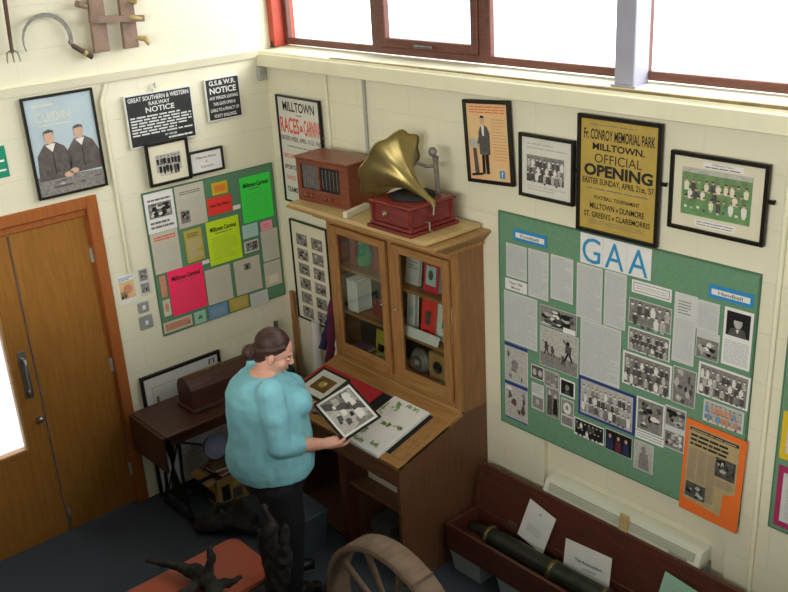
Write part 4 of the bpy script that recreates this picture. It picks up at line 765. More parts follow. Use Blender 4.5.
# horn: throat at the right front of the case, bell opening away towards the corner
def hornp(P): return Vector(P)-Vector((gx, gy, ZB))
throat = hornp((1.772, -.27, 2.135)); bell = hornp((1.474, -.263, 2.271)); ax = (bell-throat).normalized(); Lh = (bell-throat).length
k = MB(); prof = []
for i in range(22):
    q = i/21; prof.append((.014+.042*q+.128*q**3.4, q*Lh))
prof += [(.198, Lh+.004)]
fn = lambda a, i: 1+.055*max(0, (i-8)/14)*math.cos(8*a)
k.lathe(prof, 'brass', throat, ax, 64, True, fn)
k.lathe([(r-.003, z+.003) for r, z in prof[::-1]], 'brass', throat, ax, 64, True, lambda a, i: 1+.055*max(0, (22-i-8)/14)*math.cos(8*a)); ho = k.build('horn', t)
k = MB(); pts = []
for i in range(97):
    a = 2*PI*i/96; u = ax.cross(Vector((1, 0, 0))).normalized(); v = ax.cross(u); rr = .199*(1+.055*math.cos(8*a)); pts.append(throat+ax*(Lh+.003)+(u*math.cos(a)+v*math.sin(a))*rr)
k.tube(pts, .004, 'brass', 6, False); k.build('rim', ho)
k = MB(); k.tube([throat+ax*.01, throat-ax*.03, throat-ax*.045+Vector((.0, -.004, -.012))], [.017, .017, .012], 'brass', 14); k.build('throat_collar', ho)
k = MB(); k.tube([throat-ax*.04, throat-ax*.045+Vector((.01, -.02, -.05))], .004, 'chrome'); k.build('needle_arm', t)
k = MB(); P1 = hornp((1.70, -.135, 2.125)); P2 = hornp((1.705, -.15, 2.325)); k.tube([P1, P2+Vector((0, 0, -.03)), P2], [.012, .014, .018], 'chromeold', 12); k.ell(P2+Vector((-.02, 0, .02)), (.026, .02, .026), 'chromeold'); k.tube([P2+Vector((0, 0, -.05)), P2+Vector((-.06, -.01, -.06)), P2+Vector((-.13, -.02, -.05))], [.010, .009, .008], 'chromeold', 10); k.build('horn_bracket', t)

# ---- things lying on the desk
def ondesk(name, label, cat, x, yl, up=-.0055, rot=0):
    t = empty(name, (0, 0, 0), label, cat); Mx = DESK @ Matrix.Translation((x, yl, up)) @ Matrix.Rotation(math.radians(rot), 4, 'Z')
    t.location = Mx.to_translation(); t.rotation_euler = Mx.to_euler(); return t
t = ondesk('red_folder', 'red folder lying on the left of the desk under a framed picture', 'folder', .785, -.343)
k = MB(); k.box(0, 0, 0, .56, .235, .010, 'red', .003); k.build('cover', t); k = MB(); k.box(.004, -.002, .002, .554, .231, .0085, 'grey_paper'); k.build('pages', t)
def flatframe(name, label, w_, h_, draw, loc, rot, cat='picture', fw=.02, th=.016, fm='black'):
    t = empty(name, loc, label, cat); t.rotation_euler = rot
    X, Z = w_/2, h_/2; f = MB()
    f.box(-X, -th, -Z, -X+fw, 0, Z, fm, .002); f.box(X-fw, -th, -Z, X, 0, Z, fm, .002); f.box(-X+fw, -th, -Z, X-fw, 0, -Z+fw, fm, .002); f.box(-X+fw, -th, Z-fw, X-fw, 0, Z, fm, .002); f.build('frame', t)
    k = MB(); k.box(-X+fw*.7, -.006, -Z+fw*.7, X-fw*.7, -.0, Z-fw*.7, fm); k.build('backing', t)
    p = Sheet(-.007); draw(p, -X+fw, -Z+fw, X-fw, Z-fw); p.build('print', t); return t
def deskrot(rz): return (DESK @ Matrix.Rotation(math.radians(rz), 4, 'Z') @ Matrix.Rotation(-PI/2, 4, 'X')).to_euler()
def d_gold(s, x0, z0, x1, z1):
    s.rect(x0, z0, x1, z1, 'white', 1); s.rect(x0+.045, z0+.045, x1-.04, z1-.045, 'sepia', 2); s.oval(.0, .0, .032, .028, 'oldpaper', 3, 12); s.oval(.015, .01, .012, .012, 'mount', 4)
flatframe('framed_picture', 'black framed small brown picture in a white mount lying on the desk', .262, .238, d_gold, (DESK @ Vector((.955, -.262, .006))), deskrot(0), fw=.016, th=.014)
flatframe('framed_picture', 'narrow framed picture with a reddish mount at the front left of the desk', .20, .10, lambda s, a, b, c, d: (s.rect(a, b, c, d, 'rust', 1), s.rect(a+.02, b+.015, c-.02, d-.015, 'fadedred', 2)), (DESK @ Vector((1.02, -.41, -.003))), deskrot(-4), fw=.012, th=.012)
t = ondesk('album', 'open white album with green leaf decoration lying on the right of the desk', 'album', 1.44, -.508, .0015)
k = MB(); k.box(.01, -.01, 0, .305, .405, .004, 'grey_paper', .001); k.build('cover', t)
k = MB(); k.box(.012, -.006, .004, .30, .40, .018, 'white', .003)
rn = random.Random(5)
def leafspray(cx, cy, n, sx, sy):
    for i in range(n):
        a = rn.random()*6.28; x = cx+rn.uniform(-sx, sx); y = cy+rn.uniform(-sy, sy); l = .016; wd = .007
        k.add([(x-l*math.cos(a), y-l*math.sin(a), .0186), (x+wd*math.sin(a), y-wd*math.cos(a), .0186), (x+l*math.cos(a), y+l*math.sin(a), .0186), (x-wd*math.sin(a), y+wd*math.cos(a), .0186)], [[0, 1, 2, 3]], 'leaf')
for cx, cy, n, sx, sy in ((.06, .10, 16, .03, .02), (.10, .34, 14, .02, .03), (.15, .20, 18, .03, .012), (.24, .21, 14, .03, .01), (.20, .375, 12, .05, .01), (.05, .22, 10, .02, .04), (.09, .03, 12, .05, .012), (.03, .30, 10, .012, .04), (.22, .05, 10, .03, .01)): leafspray(cx, cy, n, sx, sy)
k.build('pages', t)
t = ondesk('black_folder', 'black folder lying under the album and red folder', 'folder', 1.365, -.36, -.0055)
k = MB(); k.box(0, 0, 0, .065, .235, .006, 'rubber', .002); k.build('cover', t)
# the framed photograph she holds
B = Vector((1.679, -.86, .932)); U = Vector((.024, .241, .056)); V = Vector((-.252, -.014, .125)); Uh = U.normalized(); Vh = (V-Uh*V.dot(Uh)).normalized(); nn = Uh.cross(Vh)
Rm = Matrix((-Vh, -nn, Uh)).transposed()
lu, lv = U.length, V.length
def d_bw(s, x0, z0, x1, z1):
    s.rect(x0, z0, x1, z1, 'white', 1); a, b, c, d = x0+.014, z0+.014, x1-.014, z1-.014; s.rect(a, b, c, d, 'g2', 2)
    s.poly([(a, b), (a+.05, b), (c-.07, d), (c-.12, d)], 'g1', 3); s.poly([(a+.05, b), (c, b), (c, b+.06), (c-.05, d), (c-.07, d)], 'g3', 3)
    for x, z, r_, m_ in ((-.07, .05, .03, 'g4'), (-.08, -.02, .025, 'g3'), (-.03, .06, .022, 'g4'), (.05, .05, .03, 'g4'), (.06, -.03, .02, 'g1'), (.0, -.02, .02, 'g4'), (.03, .01, .015, 'g0'), (-.04, .01, .014, 'g1'), (.08, .02, .016, 'g2'), (-.095, .03, .012, 'g0'), (-.01, .075, .013, 'g1'), (.02, .04, .010, 'g0'), (-.055, -.045, .012, 'g4'), (.0, -.055, .010, 'g4'), (.04, -.07, .012, 'g0'), (.075, .07, .014, 'g3'), (-.02, .02, .009, 'g0'), (-.06, .07, .012, 'g0'), (.02, -.06, .02, 'g1')):
        s.poly([(x-r_, z-r_*.6), (x+r_, z-r_*.8), (x+r_*.9, z+r_*.6), (x-r_*.5, z+r_*.9), (x-r_, z+r_*.4)], m_, 4+r_*10)
    s.rect(a+.01, d-.025, a+.09, d-.008, 'g3', 5)
flatframe('framed_photograph', 'black framed black and white street photograph held by the person', lv, lu, d_bw, B+U/2+V/2-nn*0, Rm.to_euler(), fw=.012, th=.014)
HOLD_N = nn

# ================================================================== PERSON
Bp = Vector((1.40, -1.13, 0)); ang = math.radians(65); F = Vector((math.cos(ang), math.sin(ang), 0)); Rt = Vector((math.sin(ang), -math.cos(ang), 0))
def P(f, s_, z): return Bp+F*f+Rt*s_+Vector((0, 0, z))
def loft(k, rings, m, n=28):
    """rings: (centre, vec a, vec b, squareness)"""
    vs = []; fs = []
    for c, a, b in rings:
        for j in range(n):
            t_ = 2*PI*j/n; vs.append(Vector(c)+Vector(a)*math.cos(t_)+Vector(b)*math.sin(t_))
    for i in range(len(rings)-1):
        for j in range(n): fs.append([i*n+j, i*n+(j+1) % n, (i+1)*n+(j+1) % n, (i+1)*n+j])
    k.add(vs, fs, m, True); L_ = len(rings)-1
    k.add(vs[:n]+vs[L_*n:], [list(range(n))[::-1], list(range(n, 2*n))], m)
def capsule(k, pts, rad, m, n=14):
    k.tube(pts, rad, m, n); rr = rad if isinstance(rad, (list, tuple)) else [rad]*len(pts)
    for p, r_ in zip(pts, rr): k.ell(p, (r_*.99,)*3, m, None, 12, 8)
person = empty('person', Bp, 'person in a turquoise top and black trousers holding a framed photograph at the desk', 'person')
shR, elR, wrR = P(.0, .185, 1.325), Vector((1.610, -1.225, 1.035)), Vector((1.597, -.955, .925))
shL, elL, wrL = P(.0, -.185, 1.325), Vector((1.195, -.93, 1.09)), Vector((1.36, -.90, 1.035))
Hc = Vector((1.432, -1.080, 1.450)); HF = Vector((.66, .75, -.42)).normalized(); HR = HF.cross(Vector((0, 0, 1))).normalized(); HU = HR.cross(HF)
def hp(f, s_, u_): return Hc+HF*f+HR*s_+HU*u_
def body_shape(k, m):
    loft(k, [(P(0, 0, .78), Rt*.17, F*.15), (P(0, 0, .95), Rt*.2, F*.18), (P(.02, 0, 1.15), Rt*.18, F*.15), (P(-.01, 0, 1.26), Rt*.16, F*.12), (P(-.012, 0, 1.325), Rt*.12, F*.088), (P(.0, 0, 1.365), Rt*.065, F*.062)], m)
    neck = P(.0, 0, 1.33); capsule(k, [neck, (neck+hp(-.02, 0, -.07))/2, hp(-.02, 0, -.06)], [.065, .056, .058], m)
    R3 = Matrix((HR, HF, HU)).transposed()
    k.ell(hp(-.005, 0, .03), (.074, .092, .085), m, R3, 20, 14); k.ell(hp(.02, 0, -.03), (.062, .072, .078), m, R3, 20, 14); k.ell(hp(.045, 0, -.085), (.036, .036, .028), m, R3)   # skull, cheeks, chin
    k.tube([hp(.083, 0, .012), hp(.105, 0, -.022), hp(.096, 0, -.032)], [.009, .014, .011], m, 10); k.ell(hp(.078, 0, .025), (.04, .016, .012), m, R3)
    k.ell(hp(.082, 0, -.055), (.022, .012, .007), m, R3); k.ell(hp(.080, 0, -.066), (.02, .011, .007), m, R3)
    for q in (-1, 1):
        k.ell(hp(-.004, q*.077, -.010), (.011, .018, .030), m, R3); k.ell(hp(.052, q*.038, -.028), (.026, .026, .026), m, R3)
    capsule(k, [shR-Vector((0, 0, .03)), elR], [.050, .046], m); capsule(k, [elR, elR*.6+wrR*.4, wrR], [.047, .046, .031], m)
    capsule(k, [shL-Vector((0, 0, .03)), elL], [.050, .043], m); capsule(k, [elL, elL*.6+wrL*.4, wrL], [.043, .041, .028], m)
    # right hand: palm beside the frame's near corner, fingers curled under its edge, thumb on top
    e1 = -Vh; d_ = (B-wrR); ub = nn
    pc = B+Vh*.035-Uh*.042-ub*.012                      # palm centre just outside the lower edge
    hd = (pc-wrR).normalized()
    k.tube([wrR, wrR*.4+pc*.6, pc+hd*.02], [.027, .033, .030], m, 12); k.ell(pc+hd*.005, (.033, .036, .020), m, Matrix((Vh, hd, ub)).transposed())
    for i, (o_, l_) in enumerate(((-.030, .9), (-.010, 1.0), (.011, .97), (.031, .78))):
        r0 = pc+Vh*o_-ub*.006+Uh*.012
        p1 = r0+Uh*.028*l_-ub*.016; p2 = p1+Uh*.026*l_-ub*.004; p3 = p2+Uh*.016*l_+ub*.006
        capsule(k, [r0, p1, p2, p3], [.0105, .0098, .0088, .008], m, 10)
    t0 = wrR*.45+pc*.55-e1*.0+ub*.010+e1*.02; capsule(k, [t0, pc+e1*.030+ub*.022+Uh*.012, pc+e1*.030+ub*.035+Uh*.042], [.014, .012, .0095], m, 10)
    # left hand under the far side edge
    pl_ = B+V*.93+Uh*.05-nn*.03; hd = (pl_-wrL).normalized()
    k.tube([wrL, pl_], [.027, .031], m, 12); k.ell(pl_, (.034, .036, .018), m, Matrix((Uh, hd, nn)).transposed())
    for i, (o_, l_) in enumerate(((-.028, .8), (-.010, 1), (.010, 1), (.028, .85))):
        r0 = pl_+Uh*o_-Vh*.012; p1 = r0-Vh*.028*l_-nn*.004; p2 = p1-Vh*.024*l_+nn*.003; capsule(k, [r0, p1, p2], [.010, .0093, .008], m, 10)
    capsule(k, [pl_+Vh*.01-Uh*.02, pl_+Vh*.03-Uh*.04+nn*.02, pl_+Vh*.02-Uh*.05+nn*.045], [.013, .0115, .0095], m, 10)
k = MB(); body_shape(k, 'skin')
ob = k.build('body'); bake(ob, [('REMESH', dict(mode='VOXEL', voxel_size=.0042, use_smooth_shade=True)), ('SMOOTH', dict(factor=.5, iterations=3))])
def childof(o, parent=person): o.parent = parent; o.location = -parent.location; return o
childof(ob)
# eyes, brows and mouth
for q in (-1, 1): k = MB(); k.ell(hp(.0785, q*.030, .004), (.012, .010, .008), 'skin', Matrix((HR, HF, HU)).transposed(), 12, 8); k.tube([hp(.083, q*.019, -.001), hp(.0895, q*.030, -.003), hp(.082, q*.041, -.001)], .0018, 'g0', 6); k.ell(hp(.0875, q*.030, -.0045), (.006, .003, .0022), 'photo_white_eye', Matrix((HR, HF, HU)).transposed(), 8, 6); k.tube([hp(.083, q*.018, .024), hp(.083, q*.032, .029), hp(.074, q*.047, .024)], .0028, 'hair', 6); childof(k.build('eye'))
k = MB(); k.tube([hp(.084, -.02, -.060), hp(.093, 0, -.058), hp(.084, .02, -.060)], [.003, .006, .003], 'lips', 8); childof(k.build('mouth'))
# hair drawn back into a bun
k = MB(); R3 = Matrix((HR, HF, HU)).transposed()
k.ell(hp(-.022, 0, .048), (.083, .094, .083), 'hair', R3, 24, 16); k.ell(hp(-.060, 0, .0), (.068, .055, .080), 'hair', R3, 20, 12)
k.ell(hp(-.118, .012, -.035), (.045, .040, .045), 'hair', R3, 18, 12); k.tube([hp(-.08, 0, .0), hp(-.11, .01, -.033)], .036, 'hair', 12)
for q in (-1, 1): k.tube([hp(.045, q*.05, .068), hp(.01, q*.070, .052), hp(-.035, q*.070, .03), hp(-.08, q*.05, .0)], [.014, .016, .018, .02], 'hair', 10)
for i in range(16):
    a = 2*PI*i/16; k.tube([hp(-.128, .012+.030*math.cos(a), -.035+.030*math.sin(a)), hp(-.150, .012+.012*math.cos(a+1.2), -.035+.012*math.sin(a+1.2))], [.011, .008], 'hair', 6)
hr = k.build('hair'); bake(hr, [('REMESH', dict(mode='VOXEL', voxel_size=.005, use_smooth_shade=True)), ('SMOOTH', dict(factor=.5, iterations=2))]); childof(hr)
k = MB(); pts = [hp(-.095, .012+.034*math.cos(2*PI*i/16), -.033+.034*math.sin(2*PI*i/16)) for i in range(17)]; k.tube(pts, .006, 'g0', 8, False); childof(k.build('hair_tie'), person)
# turquoise top
k = MB()
loft(k, [(P(-.01, 0, .79), Rt*.235, F*.222), (P(-.015, 0, .85), Rt*.245, F*.235), (P(-.015, 0, .93), Rt*.243, F*.232), (P(-.005, 0, 1.01), Rt*.232, F*.218), (P(-.005, 0, 1.09), Rt*.226, F*.214), (P(-.01, 0, 1.17), Rt*.226, F*.212), (P(-.02, 0, 1.24), Rt*.222, F*.196), (P(-.025, 0, 1.29), Rt*.205, F*.16), (P(-.02, 0, 1.325), Rt*.165, F*.122), (P(-.012, 0, 1.348), Rt*.112, F*.092)], 'teal')
for q in (-1, 1): k.ell(P(-.01, q*.135, 1.285), (.085, .085, .065), 'teal'); k.ell(P(.135, q*.085, 1.185), (.095, .085, .085), 'teal')
capsule(k, [shR+Vector((-.01, 0, -.012)), shR*.5+elR*.5, elR], [.078, .073, .062], 'teal'); k.tube([elR, elR*.72+wrR*.28, elR*.48+wrR*.52], [.062, .056, .050], 'teal', 16)
capsule(k, [shL+Vector((.01, 0, -.012)), shL*.5+elL*.5, elL], [.078, .070, .060], 'teal'); k.tube([elL, elL*.5+wrL*.5], [.060, .050], 'teal', 16)
tp = k.build('turquoise_top')
tx_ = bpy.data.textures.new('folds', 'CLOUDS'); tx_.noise_scale = .14
bake(tp, [('REMESH', dict(mode='VOXEL', voxel_size=.0065, use_smooth_shade=True)), ('SMOOTH', dict(factor=.6, iterations=9)), ('DISPLACE', dict(texture=tx_, strength=.022, mid_level=.5)), ('SMOOTH', dict(factor=.5, iterations=3))]); childof(tp)
# trousers and shoes
k = MB()
loft(k, [(P(-.01, 0, .70), Rt*.185, F*.165), (P(-.01, 0, .80), Rt*.21, F*.20), (P(-.01, 0, .90), Rt*.20, F*.19)], 'trouser')
for q in (-1, 1): capsule(k, [P(-.01, q*.095, .74), P(.015, q*.10, .46), P(-.01, q*.105, .09)], [.130, .100, .078], 'trouser'); 
tr = k.build('trousers'); bake(tr, [('REMESH', dict(mode='VOXEL', voxel_size=.009, use_smooth_shade=True)), ('SMOOTH', dict(factor=.6, iterations=4))]); childof(tr)
for q in (-1, 1):
    k = MB(); R3 = Matrix((Rt, F, Vector((0, 0, 1)))).transposed(); k.ell(P(.07, q*.108, .04), (.045, .11, .038), 'shoe', R3, 18, 10); k.ell(P(-.03, q*.105, .045), (.038, .06, .045), 'shoe', R3, 16, 10)
    k.T = Matrix.Translation(P(.035, q*.107, 0)) @ Matrix.Rotation(ang-PI/2, 4, 'Z'); k.box(-.045, -.125, 0, .045, .14, .018, 'shoe', .012); k.T = Matrix(); childof(k.build('shoe'))

# ================================================================== TREADLE TABLE AND WHAT STANDS ROUND IT
ty0, ty1, tz = -1.33, -.46, .70
t = empty('treadle_table', (.10, ty0, 0), 'old sewing machine table with black iron treadle legs against the left wall', 'table')
TL = Vector((-.10, -ty0, 0))
def tb(name, fn, parent=t, off=TL):
    k = MB(); fn(k); k.T = Matrix(); o = k.build(name); o.parent = parent; o.location = off if parent is t else (0, 0, 0); return o
tb('table_top', lambda k: k.box(.10, ty0, tz-.024, .54, ty1, tz, 'darkwood', .004))
tb('drop_leaf', lambda k: k.box(.11, ty0-.02, .455, .535, ty0-.002, tz-.004, 'darkwood', .004))
tb('apron', lambda k: k.box(.14, ty0+.05, tz-.10, .50, ty1-.05, tz-.024, 'darkwood', .003))
for yy in (ty0+.12, ty1-.12):
    def legs(k):
        k.bar((.14, yy, .03), (.50, yy, .03), .028, .03, 'blackmat'); k.bar((.17, yy, tz-.11), (.47, yy, tz-.11), .028, .02, 'blackmat')
        k.tube([(.15, yy, .03), (.19, yy, .16), (.205, yy, .35), (.18, yy, tz-.11)], .011, 'blackmat', 8); k.tube([(.49, yy, .03), (.45, yy, .16), (.435, yy, .35), (.46, yy, tz-.11)], .011, 'blackmat', 8)
        for i in range(4):
            a = .22+.05*i; k.bar((a, yy, tz-.12), (.42-.05*i+.02, yy, .12), .010, .008, 'blackmat', (0, 1, 0))
            k.bar((.44-.05*i, yy, tz-.12), (.20+.05*i, yy, .12), .010, .008, 'blackmat', (0, 1, 0))
        k.bar((.19, yy, .13), (.45, yy, .13), .016, .014, 'blackmat')
        for q in (.15, .49): k.tube([(q, yy-.012, .016), (q, yy+.012, .016)], .016, 'blackmat', 12)
    tb('leg', legs)
tb('stretcher', lambda k: (k.bar((.40, ty0+.12, .22), (.40, ty1-.12, .22), .012, .02, 'blackmat'), k.bar((.22, ty0+.12, .5), (.22, ty1-.12, .16), .010, .012, 'blackmat')))
def tread(k):
    for i in range(6): k.box(.20+.04*i, ty0+.27, .085, .215+.04*i, ty1-.25, .095, 'blackmat')
    k.box(.19, ty0+.26, .083, .425, ty0+.28, .097, 'blackmat'); k.box(.19, ty1-.26, .083, .425, ty1-.24, .097, 'blackmat'); k.bar((.30, ty0+.12, .088), (.30, ty1-.12, .088), .01, .01, 'blackmat')
tb('treadle_plate', tread)
def wheel_(k):
    n = 36; c = Vector((.20, ty1-.17, .36)); k.tube([c+Vector((.0, 0, 0))+Vector((.13*math.cos(2*PI*i/n), 0, .13*math.sin(2*PI*i/n))) for i in range(n+1)], .009, 'blackmat', 8, False)
    for i in range(5): k.bar(c, c+Vector((.13*math.cos(2*PI*i/5), 0, .13*math.sin(2*PI*i/5))), .008, .008, 'blackmat')
    k.tube([c-Vector((0, .02, 0)), c+Vector((0, .05, 0))], .012, 'blackmat')
tb('drive_wheel', wheel_)
# bentwood case
t = empty('machine_case', (.225, -1.055, .70), 'dark bentwood sewing machine case standing on the treadle table', 'case')
k = MB(); k.box(-.008, -.008, 0, .198, .478, .022, 'darkwood', .005); k.build('base', t)
k = MB(); pr = []
for i in range(13):
    a = PI*i/12; pr.append((.095-.09*math.cos(a), 0, .125+.085*math.sin(a)))
pr = [(.005, 0, .022)]+pr+[(.185, 0, .022)]; k.prism([(x, y, z) for x, y, z in pr], 'darkwood', (0, .47, 0)); k.build('cover', t)
k = MB(); k.tube([(.095, .18, .21), (.095, .185, .225), (.095, .28, .225), (.095, .285, .21)], .005, 'brass', 8); k.build('handle', t)
# big framed document leaning on the wall behind the table
def d_doc(s, x0, z0, x1, z1):
    s.rect(x0, z0, x1, z1, 'grey_paper', 1)
    a, b, c, d = x0+.05, z0+.05, x1-.05, z1-.07
    for q in ((a, b, c, b+.004), (a, d-.004, c, d), (a, b, a+.004, d), (c-.004, b, c, d)): s.rect(*q, 'rust', 2)
    s.rect(a+.02, d-.12, a+.04, d-.07, 'midink', 2); s.lines(a+.1, b+.1, c-.05, d-.1, 14, 'softink', .3)
t = framed('framed_document', 'large black framed document leaning on the wall behind the treadle table', 'L', -.912, .436, .585, .862, 0, d_doc, .022, d=.030, tilt=-1.5)
k = MB(); k.tube([(.2, -.024, .36), (.2, -.03, .395), (.235, -.03, .395), (.235, -.024, .36)], .004, 'black', 8); k.build('hanging_clip', t)
# carton
t = empty('banana_box', (.22, -1.0, 0), 'yellow and brown cardboard box full of papers under the treadle table', 'box')
k = MB(); w_, d_, h_ = .24, .225, .205; e = .006
k.box(0, 0, 0, w_, d_, e, 'cardbd'); k.box(0, 0, e, e, d_, h_, 'cardbd'); k.box(w_-e, 0, e, w_, d_, h_, 'cardbd'); k.box(e, 0, e, w_-e, e, h_, 'cardbd'); k.box(e, d_-e, e, w_-e, d_, h_, 'cardbd'); k.build('carton', t)
k = MB()
k.box(.03, -.001, .04, .10, 0, .15, 'g1'); k.box(.13, -.001, .03, .20, 0, .09, 'burg'); k.box(w_, .03, .04, w_+.001, .09, .15, 'g0'); k.box(w_, .11, .03, w_+.001, .18, .10, 'g1'); k.box(w_, .12, .12, w_+.001, .19, .15, 'mustard'); k.box(.12, -.001, .11, .20, 0, .16, 'mustard'); k.build('printed_panels', t)
k = MB(); k.hexa([(.0, -.0, h_), (w_, 0, h_), (w_, .004, h_), (0, .004, h_)], [(0, -.06, h_-.02), (w_, -.06, h_-.02), (w_, -.056, h_-.016), (0, -.056, h_-.016)], 'cardbd'); k.build('flap', t)
for z, a, m_, wb, db, lb in ((.172, 0, 'burg', .19, .17, 'dark reddish book lying lowest in the yellow cardboard box'), (.2015, 8, 'fadedred', .17, .14, 'faded red book lying in the middle of the pile in the cardboard box'), (.2275, -12, 'oldbrown', .15, .13, 'worn brown book lying on top of the pile in the cardboard box')):
    t = empty('old_book', (.345, -.885, z), lb, 'book', (0, 0, math.radians(a)), 'old books in the cardboard box')
    k = MB(); k.box(-wb/2, -db/2, 0, wb/2, db/2, .003, m_); k.box(-wb/2, -db/2, .022, wb/2, db/2, .025, m_); k.box(-wb/2, -db/2, .003, -wb/2+.003, db/2, .022, m_); k.build('cover', t)
    k = MB(); k.box(-wb/2+.003, -db/2+.003, .003, wb/2-.004, db/2-.003, .022, 'greige'); k.build('pages', t)
k = MB(); k.lathe([(0, .0), (.056, .0), (.068, .016), (.082, .072), (.085, .074), (.078, .072), (.064, .02), (0, .010)], 'bluegrey', (0, 0, 0), (0, 0, 1), 28)
o = k.build('enamel_basin', loc=(.235, -.885, .336)); o.rotation_euler = (0, math.radians(78), 0); tag(o, 'pale blue-grey basin standing on edge on top of the old books', 'basin')

# ---- corner: flag, roll, stick, umbrella
t = empty('furled_flag', (.60, -.075, .0), 'furled maroon, navy and white flag leaning in the corner by the bookcase', 'flag')
k = MB(); k.tube([(.03, -.13, .02), (-.02, .04, 1.22)], .009, 'chrome', 8); k.build('pole', t)
k = MB()
def fold(k, a, b, r0, r1, m, n=14, seed=1, N=9):
    rn = random.Random(seed); pts = []; rr = []
    for i in range(N): q = i/(N-1); pts.append(Vector(a).lerp(Vector(b), q)+Vector((rn.uniform(-.008, .008), rn.uniform(-.006, .006), 0))); rr.append(r0+(r1-r0)*q+rn.uniform(-.004, .004))
    k.tube(pts, rr, m, n)
fold(k, (-.02, .01, 1.21), (.02, -.06, .72), .018, .05, 'plum', seed=2); k.build('maroon_cloth', t)
k = MB(); fold(k, (-.045, .0, 1.10), (-.06, -.06, .86), .012, .026, 'navycloth', seed=3); k.build('navy_cloth', t)
k = MB(); fold(k, (.055, .0, 1.04), (.07, -.05, .80), .012, .026, 'flagw', seed=4); k.build('white_cloth', t)
k = MB(); k.tube([(0, 0, 0), (-.035, .045, .98)], .032, 'white', 18); k.lathe([(.031, .0), (.022, .001), (.022, -.1)], 'grey_paper', (-.035, .045, .98), (0, 0, 1), 18)
o = k.build('paper_roll', loc=(.40, -.10, 0)); tag(o, 'long white roll of paper standing beside the furled flag', 'paper roll')
k = MB(); k.hexa([(-.02, -.01, 0), (.02, -.01, 0), (.02, .01, 0), (-.02, .01, 0)], [(-.055, .02, 1.12), (-.015, .02, 1.12), (-.015, .04, 1.12), (-.055, .04, 1.12)], 'oak')
tag(k.build('wooden_lath', loc=(.12, -.06, 0)), 'pale wooden lath leaning in the corner left of the tall photo picture', 'lath')
k = MB(); k.box(-.012, -.012, 0, .012, .012, .93, 'g1', .003); tag(k.build('dark_post', loc=(.055, -.17, 0)), 'short dark post standing in the corner left of the wooden lath', 'post')
t = empty('green_bag', (.25, -.26, 0), 'dark green cloth bag in the corner behind the person', 'bag')
k = MB(); k.lathe([(0, 0), (.11, .0), (.13, .08), (.12, .30), (.10, .50), (.06, .66), (.03, .72), (.035, .76)], 'dkgreen', (0, 0, 0), (0, 0, 1), 26, True, lambda a, i: 1+.07*math.sin(5*a+i)); k.build('sack', t)
k = MB(); k.tube([(.03, 0, .73), (0, .03, .735), (-.03, 0, .73), (0, -.03, .735), (.03, 0, .73)], .006, 'oldbrown', 8); k.build('tie', t)

# ---- under the desk
t = empty('plastic_bin', (1.16, -.85, 0), 'blue-grey plastic bin on the floor in front of the left side of the desk', 'bin')
k = MB(); k.hexa([(-.10, -.09, 0), (.10, -.09, 0), (.10, .09, 0), (-.10, .09, 0)], [(-.13, -.11, .26), (.13, -.11, .26), (.13, .11, .26), (-.13, .11, .26)], 'jean'); k.build('body', t)
k = MB(); k.box(-.136, -.116, .255, .136, .116, .27, 'jean', .004); k.build('rim', t)
rn = random.Random(11)
for i, (x, y, z, sx, sy, sz, m_, lb) in enumerate(((1.18, -.28, .05, .12, .10, .20, 'g1', 'dark box file at the back under the left of the desk'), (1.60, -.42, .46, .16, .12, .05, 'greige', 'grey papers stacked on the open shelf under the desk'), (1.52, -.40, .05, .09, .14, .12, 'g1', 'dark box on the bottom shelf at the right of the post'), (1.72, -.38, .05, .08, .12, .16, 'burg', 'reddish brown box on the bottom shelf nearest the side panel'))):
    k = MB(); k.box(-sx, -sy, 0, sx, sy, sz*.92, m_, .005); k.box(-sx-.004, -sy-.004, sz*.80, sx+.004, sy+.004, sz, m_, .004); tag(k.build('storage_box' if i != 1 else 'paper_stack', loc=(x, y, z+.001)), lb, 'box' if i != 1 else 'papers')

# ================================================================== CHEST WITH THE SHELL CASE, HEATER
cx0, cx1 = 1.935, 3.80
t = empty('long_chest', (cx0, -.40, .15), 'long open red-brown wooden chest with its lid leaning back to the wall', 'chest')
Lw = cx1-cx0
k = MB(); k.box(0, 0, 0, Lw, .26, .015, 'mahog'); k.box(0, 0, .015, Lw, .02, .165, 'mahog', .003); k.box(0, .24, .015, Lw, .26, .165, 'mahog', .003); k.box(0, .02, .015, .02, .24, .165, 'mahog', .003); k.box(Lw-.02, .02, .015, Lw, .24, .165, 'mahog', .003); k.build('box_body', t)
k = MB(); k.hexa([(0, .245, .168), (Lw, .245, .168), (Lw, .265, .168), (0, .265, .168)], [(0, .305, .42), (Lw, .305, .42), (Lw, .325, .42), (0, .325, .42)], 'mahog')
for q in (0, Lw-.03): k.hexa([(q, .23, .18), (q+.03, .23, .18), (q+.03, .245, .18), (q, .245, .18)], [(q, .29, .415), (q+.03, .29, .415), (q+.03, .305, .415), (q, .305, .415)], 'mahog')
k.build('lid', t)
for q in (.25, 1.2): k = MB(); k.box(q, .236, .150, q+.07, .248, .185, 'oldbrown', .002); k.build('hinge', t)
for i, x in enumerate((2.06, 2.42, 2.85, 3.45)):
    t = empty('storage_tub', (x, -.275, 0), ('cloudy grey plastic tub under the chest, nearest the bookcase', 'cloudy grey plastic tub under the chest, second from the bookcase', 'cloudy grey plastic tub under the chest, third from the bookcase', 'cloudy grey plastic tub under the far right of the chest')[i], 'tub', group='plastic tubs under the chest')
    k = MB(); k.hexa([(-.10, -.09, 0), (.10, -.09, 0), (.10, .09, 0), (-.10, .09, 0)], [(-.115, -.105, .125), (.115, -.105, .125), (.115, .105, .125), (-.115, .105, .125)], 'tub'); k.build('tub_body', t)
    k = MB(); k.box(-.122, -.112, .125, .122, .112, .149, 'tub', .005); k.build('tub_lid', t)
